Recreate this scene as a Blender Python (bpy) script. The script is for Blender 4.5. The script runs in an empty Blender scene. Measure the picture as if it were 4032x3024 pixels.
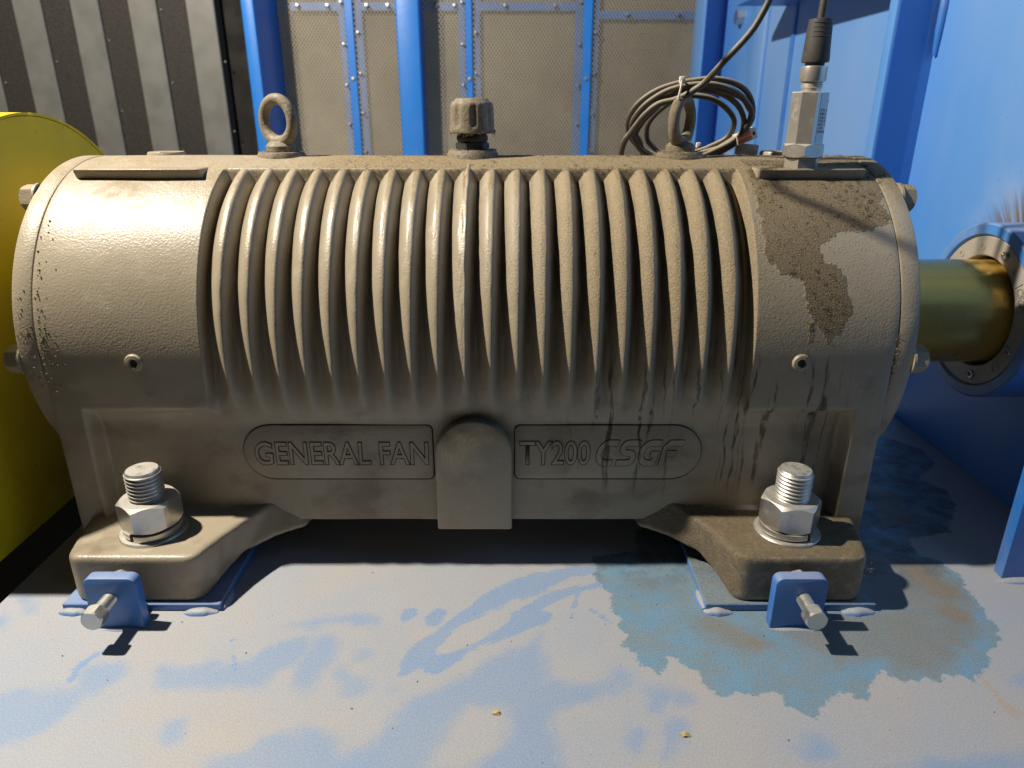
import bpy, bmesh, math, random
import numpy as np
from mathutils import Vector, Matrix, noise as mnoise
random.seed(7); rng = np.random.default_rng(7)
R = math.radians
scn = bpy.context.scene
COL = scn.collection

# ---------------------------------------------------------------- camera, light, exposure
cam_d = bpy.data.cameras.new('camera'); cam = bpy.data.objects.new('camera', cam_d); COL.objects.link(cam)
cam.location = (0.0375, 0.0, 0.400)
cam.rotation_euler = (R(90 - 21.0), 0, 0)
cam_d.sensor_width = 36.0; cam_d.lens = 24.97; cam_d.clip_start = 0.01; cam_d.clip_end = 50
cam_d.dof.use_dof = True; cam_d.dof.focus_distance = 0.62; cam_d.dof.aperture_fstop = 8.0
scn.camera = cam
world = bpy.data.worlds.new('World'); scn.world = world; world.use_nodes = True
bg = world.node_tree.nodes['Background']; bg.inputs[0].default_value = (0.80, 0.88, 1.0, 1); bg.inputs[1].default_value = 0.010
lamp_d = bpy.data.lights.new('work_lamp', 'POINT'); lamp = bpy.data.objects.new('work_lamp', lamp_d); COL.objects.link(lamp)
lamp.location = (-0.85, 0.565, 1.36); lamp_d.energy = 165; lamp_d.color = (1.0, 0.92, 0.79); lamp_d.shadow_soft_size = 0.022
vs = scn.view_settings; vs.view_transform = 'Standard'; vs.look = 'None'; vs.exposure = 0.0; vs.gamma = 1.0; vs.use_curve_mapping = False

scn.cycles.max_bounces = 6; scn.cycles.diffuse_bounces = 4; scn.cycles.glossy_bounces = 3; scn.cycles.transmission_bounces = 1

# ---------------------------------------------------------------- scene helpers
def tag(o, label=None, cat=None, group=None, kind=None):
    if label: o['label'] = label
    if cat: o['category'] = cat
    if group: o['group'] = group
    if kind: o['kind'] = kind
    return o
def empty(name, loc=(0, 0, 0)):
    o = bpy.data.objects.new(name, None); o.location = loc; o.empty_display_size = 0.02; COL.objects.link(o); return o
def adopt(o, parent):
    """parent without moving: every object keeps world coordinates as its own"""
    o.parent = parent; o.matrix_parent_inverse = (Matrix.Translation(parent.location) @ parent.rotation_euler.to_matrix().to_4x4()).inverted()
def link(name, me, mat, parent=None, loc=None):
    if mat is not None and len(me.materials) == 0: me.materials.append(mat)
    o = bpy.data.objects.new(name, me); COL.objects.link(o)
    if loc is not None: o.location = loc
    if parent is not None:
        adopt(o, parent)
    return o
def fin_me(me, smooth=35):
    if smooth is not None:
        me.polygons.foreach_set('use_smooth', [True] * len(me.polygons))
        if smooth < 179: me.set_sharp_from_angle(angle=R(smooth))
    me.update(); return me
def bm_me(bm, name='m', smooth=35, normals=True):
    if normals: bmesh.ops.recalc_face_normals(bm, faces=bm.faces)
    me = bpy.data.meshes.new(name); bm.to_mesh(me); bm.free()
    return fin_me(me, smooth)
def pd_me(v, f, name='m', smooth=35):
    me = bpy.data.meshes.new(name); me.from_pydata(v, [], f); return fin_me(me, smooth)
def box_bm(x0, x1, y0, y1, z0, z1, bev=0.0, seg=2, bm=None):
    bm = bm or bmesh.new()
    vs_ = [bm.verts.new(p) for p in ((x0,y0,z0),(x1,y0,z0),(x1,y1,z0),(x0,y1,z0),(x0,y0,z1),(x1,y0,z1),(x1,y1,z1),(x0,y1,z1))]
    fs = [bm.faces.new([vs_[i] for i in q]) for q in ((0,3,2,1),(4,5,6,7),(0,1,5,4),(1,2,6,5),(2,3,7,6),(3,0,4,7))]
    if bev > 0:
        es = list({e for f in fs for e in f.edges})
        bmesh.ops.bevel(bm, geom=es, offset=bev, segments=seg, profile=0.5, affect='EDGES')
    return bm
def box(name, mat, parent, b, bev=0.0, seg=2):
    return link(name, bm_me(box_bm(*b, bev, seg)), mat, parent)
def prism_bm(poly, h0, h1, axis='z', bev=0.0, seg=2):
    """extrude a 2D polygon. axis z: (x,y); axis y: (x,z); axis x: (y,z)"""
    bm = bmesh.new()
    def P(a, b, h): return (a, b, h) if axis == 'z' else ((a, h, b) if axis == 'y' else (h, a, b))
    lo = [bm.verts.new(P(a, b, h0)) for a, b in poly]; hi = [bm.verts.new(P(a, b, h1)) for a, b in poly]
    n = len(poly)
    bm.faces.new(lo); bm.faces.new(hi)
    for i in range(n): bm.faces.new((lo[i], lo[(i+1) % n], hi[(i+1) % n], hi[i]))
    bmesh.ops.recalc_face_normals(bm, faces=bm.faces)
    if bev > 0:
        es = [e for e in bm.edges if e.calc_face_angle(0) > 0.5]
        bmesh.ops.bevel(bm, geom=es, offset=bev, segments=seg, profile=0.5, affect='EDGES')
    return bm
def lathe_me(prof, n=48, axis='z', c=(0, 0, 0), smooth=35, mod=None):
    """prof: list of (radius, height); closed at the ends when radius 0"""
    v, f, rings = [], [], []
    for (r, h) in prof:
        ring = []
        if r < 1e-7: ring = [len(v)] * n; v.append((0, 0, h))
        else:
            for i in range(n):
                a = 2*math.pi*i/n; rr = r if mod is None else r*mod(a, h)
                ring.append(len(v)); v.append((rr*math.cos(a), rr*math.sin(a), h))
        rings.append(ring)
    for a, b in zip(rings, rings[1:]):
        for i in range(n):
            q = [a[i], a[(i+1) % n], b[(i+1) % n], b[i]]
            q = [k for j, k in enumerate(q) if k not in q[:j]]
            if len(q) > 2: f.append(q)
    if axis == 'x': v = [(z, x, y) for x, y, z in v]
    elif axis == 'y': v = [(y, z, x) for x, y, z in v]
    v = [(x+c[0], y+c[1], z+c[2]) for x, y, z in v]
    return pd_me(v, f, smooth=smooth)
def hexhead_me(af, h, axis='z', c=(0, 0, 0), rot=0.0, cham=0.12, hole=0.0):
    """hexagonal nut or bolt head, chamfered corners"""
    rc = af / math.sqrt(3); n = 48
    def hexr(a):
        a = (a - rot) % (math.pi/3) - math.pi/6
        return (af/2) / math.cos(a)
    v, f, rings = [], [], []
    lv = [(-1, 0.0), (0, 0.0), (0, 1.0), (-1, 1.0)]
    rr0 = af/2*0.97
    prof = []
    for i in range(n):
        a = 2*math.pi*i/n; hr = hexr(a); k = (hr - af/2) / (rc - af/2)
        dz = cham*h*k
        prof.append((a, hr, dz))
    def ring(rad, z): 
        s = len(v)
        for a, hr, dz in prof:
            r = rad(hr); zz = z(dz); v.append((r*math.cos(a), r*math.sin(a), zz))
        return list(range(s, s+n))
    rs = []
    hr_ = hole
    rs.append(ring(lambda q: max(hr_, 1e-5), lambda d: 0)); rs.append(ring(lambda q: rr0, lambda d: 0))
    rs.append(ring(lambda q: q, lambda d: d + h*0.02)); rs.append(ring(lambda q: q, lambda d: h - d - h*0.02))
    rs.append(ring(lambda q: rr0, lambda d: h)); rs.append(ring(lambda q: max(hr_, 1e-5), lambda d: h))
    if hole > 0: rs.append(rs[0])
    for a, b in zip(rs, rs[1:]):
        for i in range(n): f.append((a[i], a[(i+1) % n], b[(i+1) % n], b[i]))
    if axis == 'x': v = [(z, x, y) for x, y, z in v]
    elif axis == 'y': v = [(y, z, x) for x, y, z in v]
    v = [(x+c[0], y+c[1], z+c[2]) for x, y, z in v]
    return pd_me(v, f, smooth=25)
def thread_me(r, h0, h1, pitch, axis='z', c=(0, 0, 0), tip=0.0, flip=False):
    prof = [(0, h0), (r*0.9, h0)]
    z = h0
    while z < h1 - pitch*1.01:
        prof += [(r*0.90, z), (r, z+pitch*0.40), (r, z+pitch*0.55), (r*0.90, z+pitch*0.95)]; z += pitch
    prof += [(r*0.93, z), (r*0.93, h1-tip), (r*0.86, h1), (0, h1)]
    me = lathe_me(prof, 40, axis, c, smooth=40)
    return me
def catmull(pts, k=8, closed=False):
    P = [Vector(p) for p in pts]; out = []; n = len(P)
    rng_ = range(n) if closed else range(n-1)
    for i in rng_:
        g = lambda j: P[j % n] if closed else P[min(max(j, 0), n-1)]
        p0, p1, p2, p3 = g(i-1), g(i), g(i+1), g(i+2)
        for s in range(k):
            t = s/k
            out.append(0.5*((2*p1)+(-p0+p2)*t+(2*p0-5*p1+4*p2-p3)*t*t+(-p0+3*p1-3*p2+p3)*t**3))
    if not closed: out.append(P[-1])
    return out
def tube(v, f, pts, r, n=8, closed=False, caps=True):
    """append a tube along pts (Vectors) to lists v, f; r float or list"""
    m = len(pts); base = len(v); up = Vector((0, 0, 1)); prevn = None
    for i, p in enumerate(pts):
        a = pts[(i-1) % m] if (closed or i > 0) else p; b = pts[(i+1) % m] if (closed or i < m-1) else p
        t = (b-a).normalized() if (b-a).length > 0 else Vector((1, 0, 0))
        if prevn is None: nn = t.orthogonal().normalized()
        else:
            nn = prevn - t*prevn.dot(t)
            nn = nn.normalized() if nn.length > 1e-8 else t.orthogonal().normalized()
        prevn = nn; bb = t.cross(nn); rr = r[i] if isinstance(r, (list, tuple)) else r
        for j in range(n):
            q = 2*math.pi*j/n; v.append(tuple(p + nn*(rr*math.cos(q)) + bb*(rr*math.sin(q))))
    last = m if closed else m-1
    for i in range(last):
        i2 = (i+1) % m
        for j in range(n): f.append((base+i*n+j, base+i*n+(j+1) % n, base+i2*n+(j+1) % n, base+i2*n+j))
    if caps and not closed:
        f.append(tuple(base+j for j in range(n))[::-1]); f.append(tuple(base+(m-1)*n+j for j in range(n)))
def tube_obj(name, mat, parent, pts, r, n=10, closed=False):
    v, f = [], []; tube(v, f, [Vector(p) for p in pts], r, n, closed)
    return link(name, pd_me(v, f, smooth=60), mat, parent)
def text_me(body, size, shear=0.0, extrude=0.0, outline=0.0, offset=0.0, align='LEFT', spacing=1.0, width=None, height=None):
    cu = bpy.data.curves.new('txt', 'FONT'); cu.body = body; cu.size = size; cu.shear = shear; cu.align_x = align
    cu.space_character = spacing; cu.resolution_u = 6; cu.offset = offset
    if outline > 0: cu.fill_mode = 'NONE'; cu.bevel_depth = outline; cu.bevel_resolution = 1
    else: cu.extrude = extrude
    o = bpy.data.objects.new('txt', cu); COL.objects.link(o)
    dg = bpy.context.evaluated_depsgraph_get(); ev = o.evaluated_get(dg)
    me = bpy.data.meshes.new_from_object(ev); bpy.data.objects.remove(o); bpy.data.curves.remove(cu)
    return me
def me_bounds(me):
    a = np.empty(len(me.vertices)*3); me.vertices.foreach_get('co', a); a = a.reshape(-1, 3); return a.min(0), a.max(0)
def cast_me(bm, voxel=0.0018, it=14, grow=0.0):
    """sand-cast look: remesh a sharp solid and relax its edges"""
    me = bm_me(bm, smooth=None); o = bpy.data.objects.new('tmp', me); COL.objects.link(o)
    m = o.modifiers.new('r', 'REMESH'); m.mode = 'VOXEL'; m.voxel_size = voxel
    m = o.modifiers.new('s', 'SMOOTH'); m.factor = 0.5; m.iterations = it
    dg = bpy.context.evaluated_depsgraph_get(); r = bpy.data.meshes.new_from_object(o.evaluated_get(dg)); bpy.data.objects.remove(o)
    fin_me(r, 180)
    if grow:
        n_ = np.empty(len(r.vertices)*3); r.vertex_normals.foreach_get('vector', n_); c_ = np.empty(len(r.vertices)*3); r.vertices.foreach_get('co', c_); r.vertices.foreach_set('co', c_+n_*grow); r.update()
    return r
def smoothstep(a, b, x):
    t = np.clip((x-a)/(b-a), 0, 1); return t*t*(3-2*t)
def poly_sdf(P, poly):
    """positive inside, metres; P (n,2)"""
    poly = np.asarray(poly, float); d2 = np.full(len(P), 1e9); ins = np.zeros(len(P), bool); n = len(poly)
    for i in range(n):
        a = poly[i]; b = poly[(i+1) % n]; e = b-a; w = P-a
        t = np.clip((w@e)/max(e@e, 1e-12), 0, 1); q = w-t[:, None]*e; d2 = np.minimum(d2, (q*q).sum(1))
        c = (a[1] > P[:, 1]) != (b[1] > P[:, 1])
        with np.errstate(divide='ignore', invalid='ignore'): xx = (b[0]-a[0])*(P[:, 1]-a[1])/(b[1]-a[1])+a[0]
        ins ^= c & (P[:, 0] < xx)
    return np.where(ins, 1, -1)*np.sqrt(d2)
def stroke_sdf(P, st):
    st = np.asarray(st, float); best = np.full(len(P), -1e9)
    for i in range(len(st)-1):
        a, b = st[i], st[i+1]; e = (b-a)[:2]; w = P-a[:2]; t = np.clip((w@e)/max(e@e, 1e-12), 0, 1)
        q = w-t[:, None]*e; best = np.maximum(best, a[2]+(b[2]-a[2])*t-np.sqrt((q*q).sum(1)))
    return best
def set_attr(me, name, arr):
    at = me.attributes.new(name, 'FLOAT', 'POINT'); at.data.foreach_set('value', np.asarray(arr, np.float32))

# ---------------------------------------------------------------- material helpers
class MT:
    def __init__(s, name):
        s.mat = bpy.data.materials.new(name); s.mat.use_nodes = True; s.nt = s.mat.node_tree
        s.b = s.nt.nodes['Principled BSDF']
    def n(s, t, ins=None, **kw):
        nd = s.nt.nodes.new(t)
        for k, v in kw.items(): setattr(nd, k, v)
        for k, v in (ins or {}).items(): s.set(nd.inputs[k], v)
        return nd
    def set(s, sock, v):
        if isinstance(v, bpy.types.NodeSocket): s.nt.links.new(v, sock)
        elif isinstance(v, (tuple, list)) and sock.type == 'RGBA' and len(v) == 3: sock.default_value = (*v, 1)
        else: sock.default_value = v
    def m(s, op, a, b=0.0, c=0.0, clamp=False):
        nd = s.nt.nodes.new('ShaderNodeMath'); nd.operation = op; nd.use_clamp = clamp
        s.set(nd.inputs[0], a); s.set(nd.inputs[1], b); s.set(nd.inputs[2], c); return nd.outputs[0]
    def add(s, a, b): return s.m('ADD', a, b)
    def mul(s, a, b): return s.m('MULTIPLY', a, b)
    def mx(s, a, b): return s.m('MAXIMUM', a, b)
    def inv(s, a): return s.m('SUBTRACT', 1.0, a)
    def ss(s, v, lo, hi, o0=0.0, o1=1.0):
        nd = s.n('ShaderNodeMapRange', interpolation_type='SMOOTHSTEP'); s.set(nd.inputs['Value'], v)
        s.set(nd.inputs['From Min'], lo); s.set(nd.inputs['From Max'], hi); s.set(nd.inputs['To Min'], o0); s.set(nd.inputs['To Max'], o1)
        return nd.outputs['Result']
    def mix(s, f, a, b, blend='MIX'):
        nd = s.n('ShaderNodeMix', data_type='RGBA', blend_type=blend); s.set(nd.inputs[0], f); s.set(nd.inputs[6], a); s.set(nd.inputs[7], b); return nd.outputs[2]
    def mixf(s, f, a, b):
        nd = s.n('ShaderNodeMix', data_type='FLOAT'); s.set(nd.inputs[0], f); s.set(nd.inputs[2], a); s.set(nd.inputs[3], b); return nd.outputs[0]
    def pos(s):
        if not hasattr(s, '_g'): s._g = s.n('ShaderNodeNewGeometry')
        return s._g.outputs['Position']
    def nrm(s): s.pos(); return s._g.outputs['Normal']
    def sep(s, v): return s.n('ShaderNodeSeparateXYZ', {0: v}).outputs
    def scl(s, v, sc):
        return s.n('ShaderNodeVectorMath', {0: v, 1: sc}, operation='MULTIPLY').outputs[0]
    def noise(s, vec, scale, det=3.0, rough=0.55, dist=0.0):
        return s.n('ShaderNodeTexNoise', {'Vector': vec, 'Scale': scale, 'Detail': det, 'Roughness': rough, 'Distortion': dist}).outputs[0]
    def vor(s, vec, scale, feat='F1', out='Distance'):
        return s.n('ShaderNodeTexVoronoi', {'Vector': vec, 'Scale': scale}, feature=feat).outputs[out]
    def attr(s, name): return s.n('ShaderNodeAttribute', attribute_name=name).outputs['Fac']
    def bump(s, h, strength=0.5, dist=0.001, normal=None):
        nd = s.n('ShaderNodeBump', {'Strength': strength, 'Distance': dist, 'Height': h})
        if normal is not None: s.set(nd.inputs['Normal'], normal)
        return nd.outputs[0]
    def out(s, **kw):
        names = dict(col='Base Color', rough='Roughness', metal='Metallic', nrm='Normal', spec='Specular IOR Level', coat='Coat Weight', coatr='Coat Roughness', sheen='Sheen Weight')
        for k, v in kw.items(): s.set(s.b.inputs[names[k]], v)
        return s.mat
def simple(name, col, rough=0.5, metal=0.0, var=0.25, scale=60, bump=0.15, bscale=400):
    t = MT(name); p = t.pos(); n = t.noise(p, scale, 4); n2 = t.noise(p, bscale, 2)
    dark = tuple(c*(1-var) for c in col); lite = tuple(min(1, c*(1+var)) for c in col)
    return t.out(col=t.mix(n, dark, lite), rough=t.ss(n, 0.3, 0.7, rough*0.85, min(1, rough*1.15)), metal=metal, nrm=t.bump(n2, bump, 0.0006))

# ---------------------------------------------------------------- materials
def housing_paint(name='housing_paint', grime_shade=0.0):
    t = MT(name); p = t.pos(); xyz = t.sep(p); nx, ny, nz = t.sep(t.nrm())[0:3]
    x, y, z = xyz[0], xyz[1], xyz[2]
    big = t.noise(p, 9, 4, 0.6); med = t.noise(p, 45, 4); fine = t.noise(p, 900, 2, 0.6); grit = t.noise(p, 620, 3, 0.7)
    paint = t.mix(big, (0.315, 0.264, 0.190), (0.375, 0.318, 0.232))
    paint = t.mix(t.ss(med, 0.55, 0.8), paint, (0.42, 0.37, 0.28))
    # loose dust that settled on what faces up, thicker towards the drive end
    xg = t.ss(x, -0.20, -0.12)
    blot = t.ss(t.noise(p, 28, 5, 0.65, 0.6), 0.42, 0.60)
    top = t.ss(t.add(nz, t.mul(t.add(med, -0.5), 0.25)), 0.72, 0.93)
    top = t.mul(top, t.mx(xg, t.mul(t.mul(blot, 0.7), t.ss(z, 0.30, 0.34))))
    xr = t.ss(t.add(x, t.mul(t.add(big, -0.5), 0.12)), -0.03, 0.12)
    leftface = t.ss(t.add(nz, t.mul(nx, -0.6)), 0.15, 0.60)
    side = t.mul(t.mul(xr, leftface), t.ss(x, 0.262, 0.235))
    side = t.mul(side, t.ss(grit, 0.28, 0.52))
    patch = t.attr('patch')
    pn = t.add(t.mul(t.add(t.noise(p, 60, 5, 0.65), -0.5), 0.020), t.mul(t.add(t.noise(p, 260, 3), -0.5), 0.007))
    pm = t.ss(t.add(patch, pn), 0.9992, 1.0012)
    dustm = t.mx(t.mx(top, t.mul(side, 0.85)), pm)
    dcol = t.mix(t.ss(grit, 0.25, 0.75), (0.13, 0.095, 0.050), (0.37, 0.280, 0.155))
    dcol = t.mix(t.mul(pm, 0.60), dcol, (0.125, 0.095, 0.058))
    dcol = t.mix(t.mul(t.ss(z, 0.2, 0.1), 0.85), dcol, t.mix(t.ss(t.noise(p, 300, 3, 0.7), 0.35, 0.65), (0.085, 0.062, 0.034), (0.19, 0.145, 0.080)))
    col = t.mix(t.mul(dustm, 0.92), paint, dcol)
    # oily runs below the fins and the sensor pad
    wob = t.mul(t.add(t.noise(t.scl(p, (40.0, 40.0, 24.0)), 1.0, 3), -0.5), 0.014)
    vx = t.add(x, wob)
    comb = t.n('ShaderNodeCombineXYZ', {0: t.mul(vx, 150.0), 1: 0.0, 2: t.mul(z, 5.0)}).outputs[0]
    st = t.noise(comb, 1.0, 1.0, 0.4)
    run = t.ss(st, 0.565, 0.63)
    zone = t.mul(t.ss(x, 0.07, 0.13), t.ss(x, 0.335, 0.31))
    zone = t.mul(zone, t.mul(t.ss(z, 0.222, 0.185), t.ss(z, 0.055, 0.10)))
    run = t.mul(t.mul(run, zone), t.ss(t.noise(t.scl(p, (300.0, 300.0, 60.0)), 1.0, 3), 0.35, 0.55))
    col = t.mix(t.mul(run, 0.9), col, (0.048, 0.035, 0.022))
    # dirt and painted shade in the fin valleys, strongest at the drive end
    gv = t.mul(t.mul(t.ss(t.n('ShaderNodeAttribute', attribute_name='valley').outputs['Fac'], 0.30, 0.90), t.ss(x, -0.10, 0.12, 0.45, 1.0)), t.ss(t.noise(t.scl(p, (260.0, 60.0, 30.0)), 1.0, 4), 0.25, 0.60))
    col = t.mix(t.mul(gv, 0.6), col, (0.10, 0.075, 0.046))
    spk = t.mul(t.ss(t.noise(p, 380, 3, 0.7), 0.60, 0.70), t.ss(x, -0.12, 0.10, 0.06, 0.75)); spk = t.mul(spk, t.ss(z, 0.19, 0.26))
    col = t.mix(spk, col, (0.085, 0.062, 0.036))
    worn = t.mul(t.ss(t.noise(p, 26, 5, 0.7), 0.60, 0.72), 0.5); col = t.mix(worn, col, (0.23, 0.19, 0.13))
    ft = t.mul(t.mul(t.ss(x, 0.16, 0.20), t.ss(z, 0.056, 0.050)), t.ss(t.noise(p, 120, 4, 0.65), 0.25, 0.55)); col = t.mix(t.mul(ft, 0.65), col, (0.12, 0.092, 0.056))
    # oily brown film on the lower wall
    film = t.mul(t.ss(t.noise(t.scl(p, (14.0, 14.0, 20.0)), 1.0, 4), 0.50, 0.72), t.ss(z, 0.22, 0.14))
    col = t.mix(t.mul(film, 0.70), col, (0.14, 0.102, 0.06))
    if grime_shade > 0:  # dirt plus painted-in shade for the eye bolts and breather
        gg = t.mul(t.add(0.45, t.mul(t.ss(t.noise(p, 220, 5, 0.65), 0.35, 0.65), 0.4)), grime_shade); col = t.mix(gg, col, t.mix(grit, (0.10, 0.08, 0.054), (0.20, 0.16, 0.105))); dustm = t.mx(dustm, t.mul(gg, 0.6))
    rough = t.mixf(dustm, t.ss(med, 0.3, 0.75, 0.33, 0.48), 0.95)
    rough = t.mixf(t.mul(run, 0.8), rough, 0.30)
    peel = t.add(t.mul(t.noise(p, 520, 2, 0.6), 1.1), t.mul(t.noise(p, 75, 2), 0.30))
    pits = t.ss(t.vor(p, 95), 0.035, 0.10)
    h = t.add(t.mul(peel, 0.8), t.mul(pits, 0.16))
    h = t.add(h, t.mul(t.mul(dustm, t.add(grit, fine)), 1.5))
    return t.out(col=col, rough=rough, nrm=t.bump(h, 0.50, 0.0008), spec=0.5)
PAINT = housing_paint(); SHADED_GRIMY = housing_paint('shaded_grimy_housing_paint', 1.0)

def blue_paint(name='blue_paint', dust=0.25, col=(0.028, 0.175, 0.56)):
    t = MT(name); p = t.pos(); nz = t.sep(t.nrm())[2]
    n = t.noise(p, 14, 5, 0.6); f = t.noise(p, 500, 2); sp = t.ss(t.vor(p, 160), 0.06, 0.11)
    up = t.ss(nz, 0.2, 0.9)
    dm = t.add(t.mul(up, 0.42), t.mul(t.ss(n, 0.35, 0.75), dust))
    c = t.mix(t.m('MINIMUM', dm, 0.92), col, (0.36, 0.36, 0.36))
    c = t.mix(t.mul(t.inv(sp), 0.5), c, (0.02, 0.03, 0.06))
    return t.out(col=c, rough=t.mixf(dm, 0.36, 0.75), nrm=t.bump(t.add(f, t.noise(p, 120, 2)), 0.22, 0.0006))
BLUE = blue_paint()
BLUE_CLEAN = blue_paint('blue_paint_clean', 0.06, (0.016, 0.205, 0.69))

BLUE_PALE = blue_paint('blue_paint_pale', 0.55, (0.06, 0.25, 0.66))
def plate_paint():
    t = MT('base_plate_paint'); p = t.pos(); fine = t.noise(p, 1100, 2, 0.6); med = t.noise(p, 90, 4, 0.6); big = t.noise(p, 7, 4, 0.6, 0.4)
    nz = t.sep(t.nrm())[2]
    blue = t.mix(big, (0.125, 0.265, 0.50), (0.155, 0.285, 0.50))
    dustc = t.mix(t.ss(big, 0.35, 0.65), (0.375, 0.372, 0.380), (0.425, 0.378, 0.325))
    dustc = t.mix(t.mul(t.ss(fine, 0.35, 0.7), 0.35), dustc, (0.30, 0.305, 0.325))
    wipe = t.attr('wipe'); soft = t.attr('soft'); warp = t.add(t.mul(t.add(t.noise(p, 85, 4, 0.6), -0.5), 0.010), t.mul(t.add(t.noise(p, 420, 2), -0.5), 0.003))
    # brush-like streaks run along the wiping direction
    strk = t.mul(t.add(t.noise(t.scl(t.n('ShaderNodeVectorRotate', {'Vector': p, 'Angle': -0.55}, rotation_type='Z_AXIS').outputs[0], (14.0, 260.0, 1.0)), 1.0, 3), -0.5), 0.010)
    wm = t.ss(t.add(wipe, t.add(warp, strk)), 0.9990, 1.0016)
    sm = t.ss(t.add(soft, t.add(t.mul(t.add(t.noise(p, 34, 5, 0.6), -0.5), 0.030), t.mul(strk, 0.6))), 0.993, 1.009)
    cov = t.add(0.80, t.mul(t.add(t.noise(p, 10, 4, 0.6), -0.5), 0.45))
    cov = t.m('SUBTRACT', cov, t.mul(wm, 0.55)); cov = t.m('SUBTRACT', cov, t.mul(sm, 0.46)); 
    cov = t.m('MAXIMUM', t.m('MINIMUM', cov, 0.97), 0.08)
    col = t.mix(cov, blue, dustc)
    # oil soaked patch
    oil = t.attr('oil'); spk = t.add(t.mul(t.add(t.noise(p, 150, 5, 0.7), -0.5), 0.018), t.mul(t.add(t.noise(p, 700, 3, 0.7), -0.5), 0.004))
    om = t.ss(t.add(oil, spk), 0.9994, 1.0010)
    gp = t.attr('gpatch'); gm = t.ss(t.add(gp, t.mul(t.add(t.noise(p, 60, 5, 0.65), -0.5), 0.03)), 0.990, 1.010)
    oc = t.mix(t.ss(t.noise(p, 40, 5, 0.65), 0.38, 0.62), (0.110, 0.255, 0.395), (0.145, 0.230, 0.290))
    oc = t.mix(t.mul(gm, 0.8), oc, (0.165, 0.168, 0.148))
    oc = t.mix(t.mul(t.ss(fine, 0.55, 0.75), 0.3), oc, (0.11, 0.12, 0.11))
    wet = t.mul(t.ss(t.sep(p)[1], 0.50, 0.60), t.ss(t.noise(p, 35, 5, 0.65), 0.38, 0.60)); oc = t.mix(t.mul(wet, 0.85), oc, (0.055, 0.048, 0.036))
    oc = t.mix(t.mul(t.ss(t.noise(p, 210, 4, 0.7), 0.56, 0.72), 0.40), oc, (0.10, 0.105, 0.095))
    rp = t.attr('rust'); rm = t.ss(t.add(rp, t.mul(t.add(t.noise(p, 110, 5, 0.7), -0.5), 0.020)), 0.998, 1.004)
    oc = t.mix(t.mul(rm, 0.75), oc, (0.185, 0.145, 0.095))
    col = t.mix(om, col, oc)
    col = t.mix(t.mul(t.mul(rm, t.inv(om)), 0.45), col, (0.40, 0.27, 0.12))
    spots = t.ss(t.vor(p, 95), 0.05, 0.10); sz = t.ss(t.noise(p, 60, 2), 0.54, 0.66)
    col = t.mix(t.mul(t.mul(t.inv(spots), sz), 0.45), col, (0.20, 0.19, 0.20))
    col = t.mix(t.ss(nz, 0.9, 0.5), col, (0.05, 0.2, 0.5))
    scr = t.noise(t.scl(t.n('ShaderNodeVectorRotate', {'Vector': p, 'Angle': 0.5}, rotation_type='Z_AXIS').outputs[0], (9.0, 600.0, 1.0)), 1.0, 2)
    sc2 = t.mul(t.ss(scr, 0.70, 0.74), t.ss(t.noise(p, 16, 2), 0.50, 0.62))
    col = t.mix(t.mul(sc2, 0.35), col, (0.12, 0.27, 0.50))
    gr = t.noise(p, 780, 2, 0.7); col = t.mix(0.17, col, t.mix(t.ss(gr, 0.30, 0.70), (0.12, 0.12, 0.13), (0.62, 0.60, 0.58)))
    h = t.add(t.mul(fine, 0.5), t.mul(t.noise(p, 420, 2), 0.5))
    rough = t.mixf(om, t.mixf(cov, 0.40, 0.62), t.ss(t.noise(p, 50, 3), 0.35, 0.65, 0.30, 0.55))
    return t.out(col=col, rough=rough, nrm=t.bump(h, 0.38, 0.0008), spec=0.45)
PLATE = plate_paint()

def zinc(name='zinc', tint=(0.66, 0.66, 0.64), dust=0.28, met=0.92):
    t = MT(name); p = t.pos(); nz = t.sep(t.nrm())[2]
    n = t.noise(p, 130, 5, 0.65); up = t.mul(t.ss(nz, 0.35, 0.95), t.ss(n, 0.25, 0.5))
    dm = t.m('MINIMUM', t.add(t.mul(up, dust*1.6), t.mul(t.ss(n, 0.52, 0.75), dust)), 0.9)
    c = t.mix(t.noise(p, 45, 3), tuple(q*0.75 for q in tint), tint)
    return t.out(col=t.mix(dm, c, (0.46, 0.40, 0.30)), metal=t.mixf(dm, met, 0.05), rough=t.mixf(dm, 0.32, 0.75), nrm=t.bump(t.noise(p, 700, 2), 0.2, 0.0004))
ZINC = zinc()
STEEL = zinc('sensor_steel', (0.78, 0.73, 0.66), 0.30, 0.75)
def shaft_mat():
    t = MT('shaft_steel'); p = t.pos()
    band = t.noise(t.scl(p, (900.0, 3.0, 3.0)), 1.0, 3); n = t.noise(p, 30, 4)
    c = t.mix(n, (0.58, 0.36, 0.065), (0.68, 0.43, 0.085)); c = t.mix(t.mul(band, 0.4), c, (0.50, 0.32, 0.08))
    return t.out(col=c, metal=0.45, rough=t.ss(n, 0.3, 0.7, 0.22, 0.30), nrm=t.bump(band, 0.12, 0.0004))
SHAFT = shaft_mat()
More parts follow.
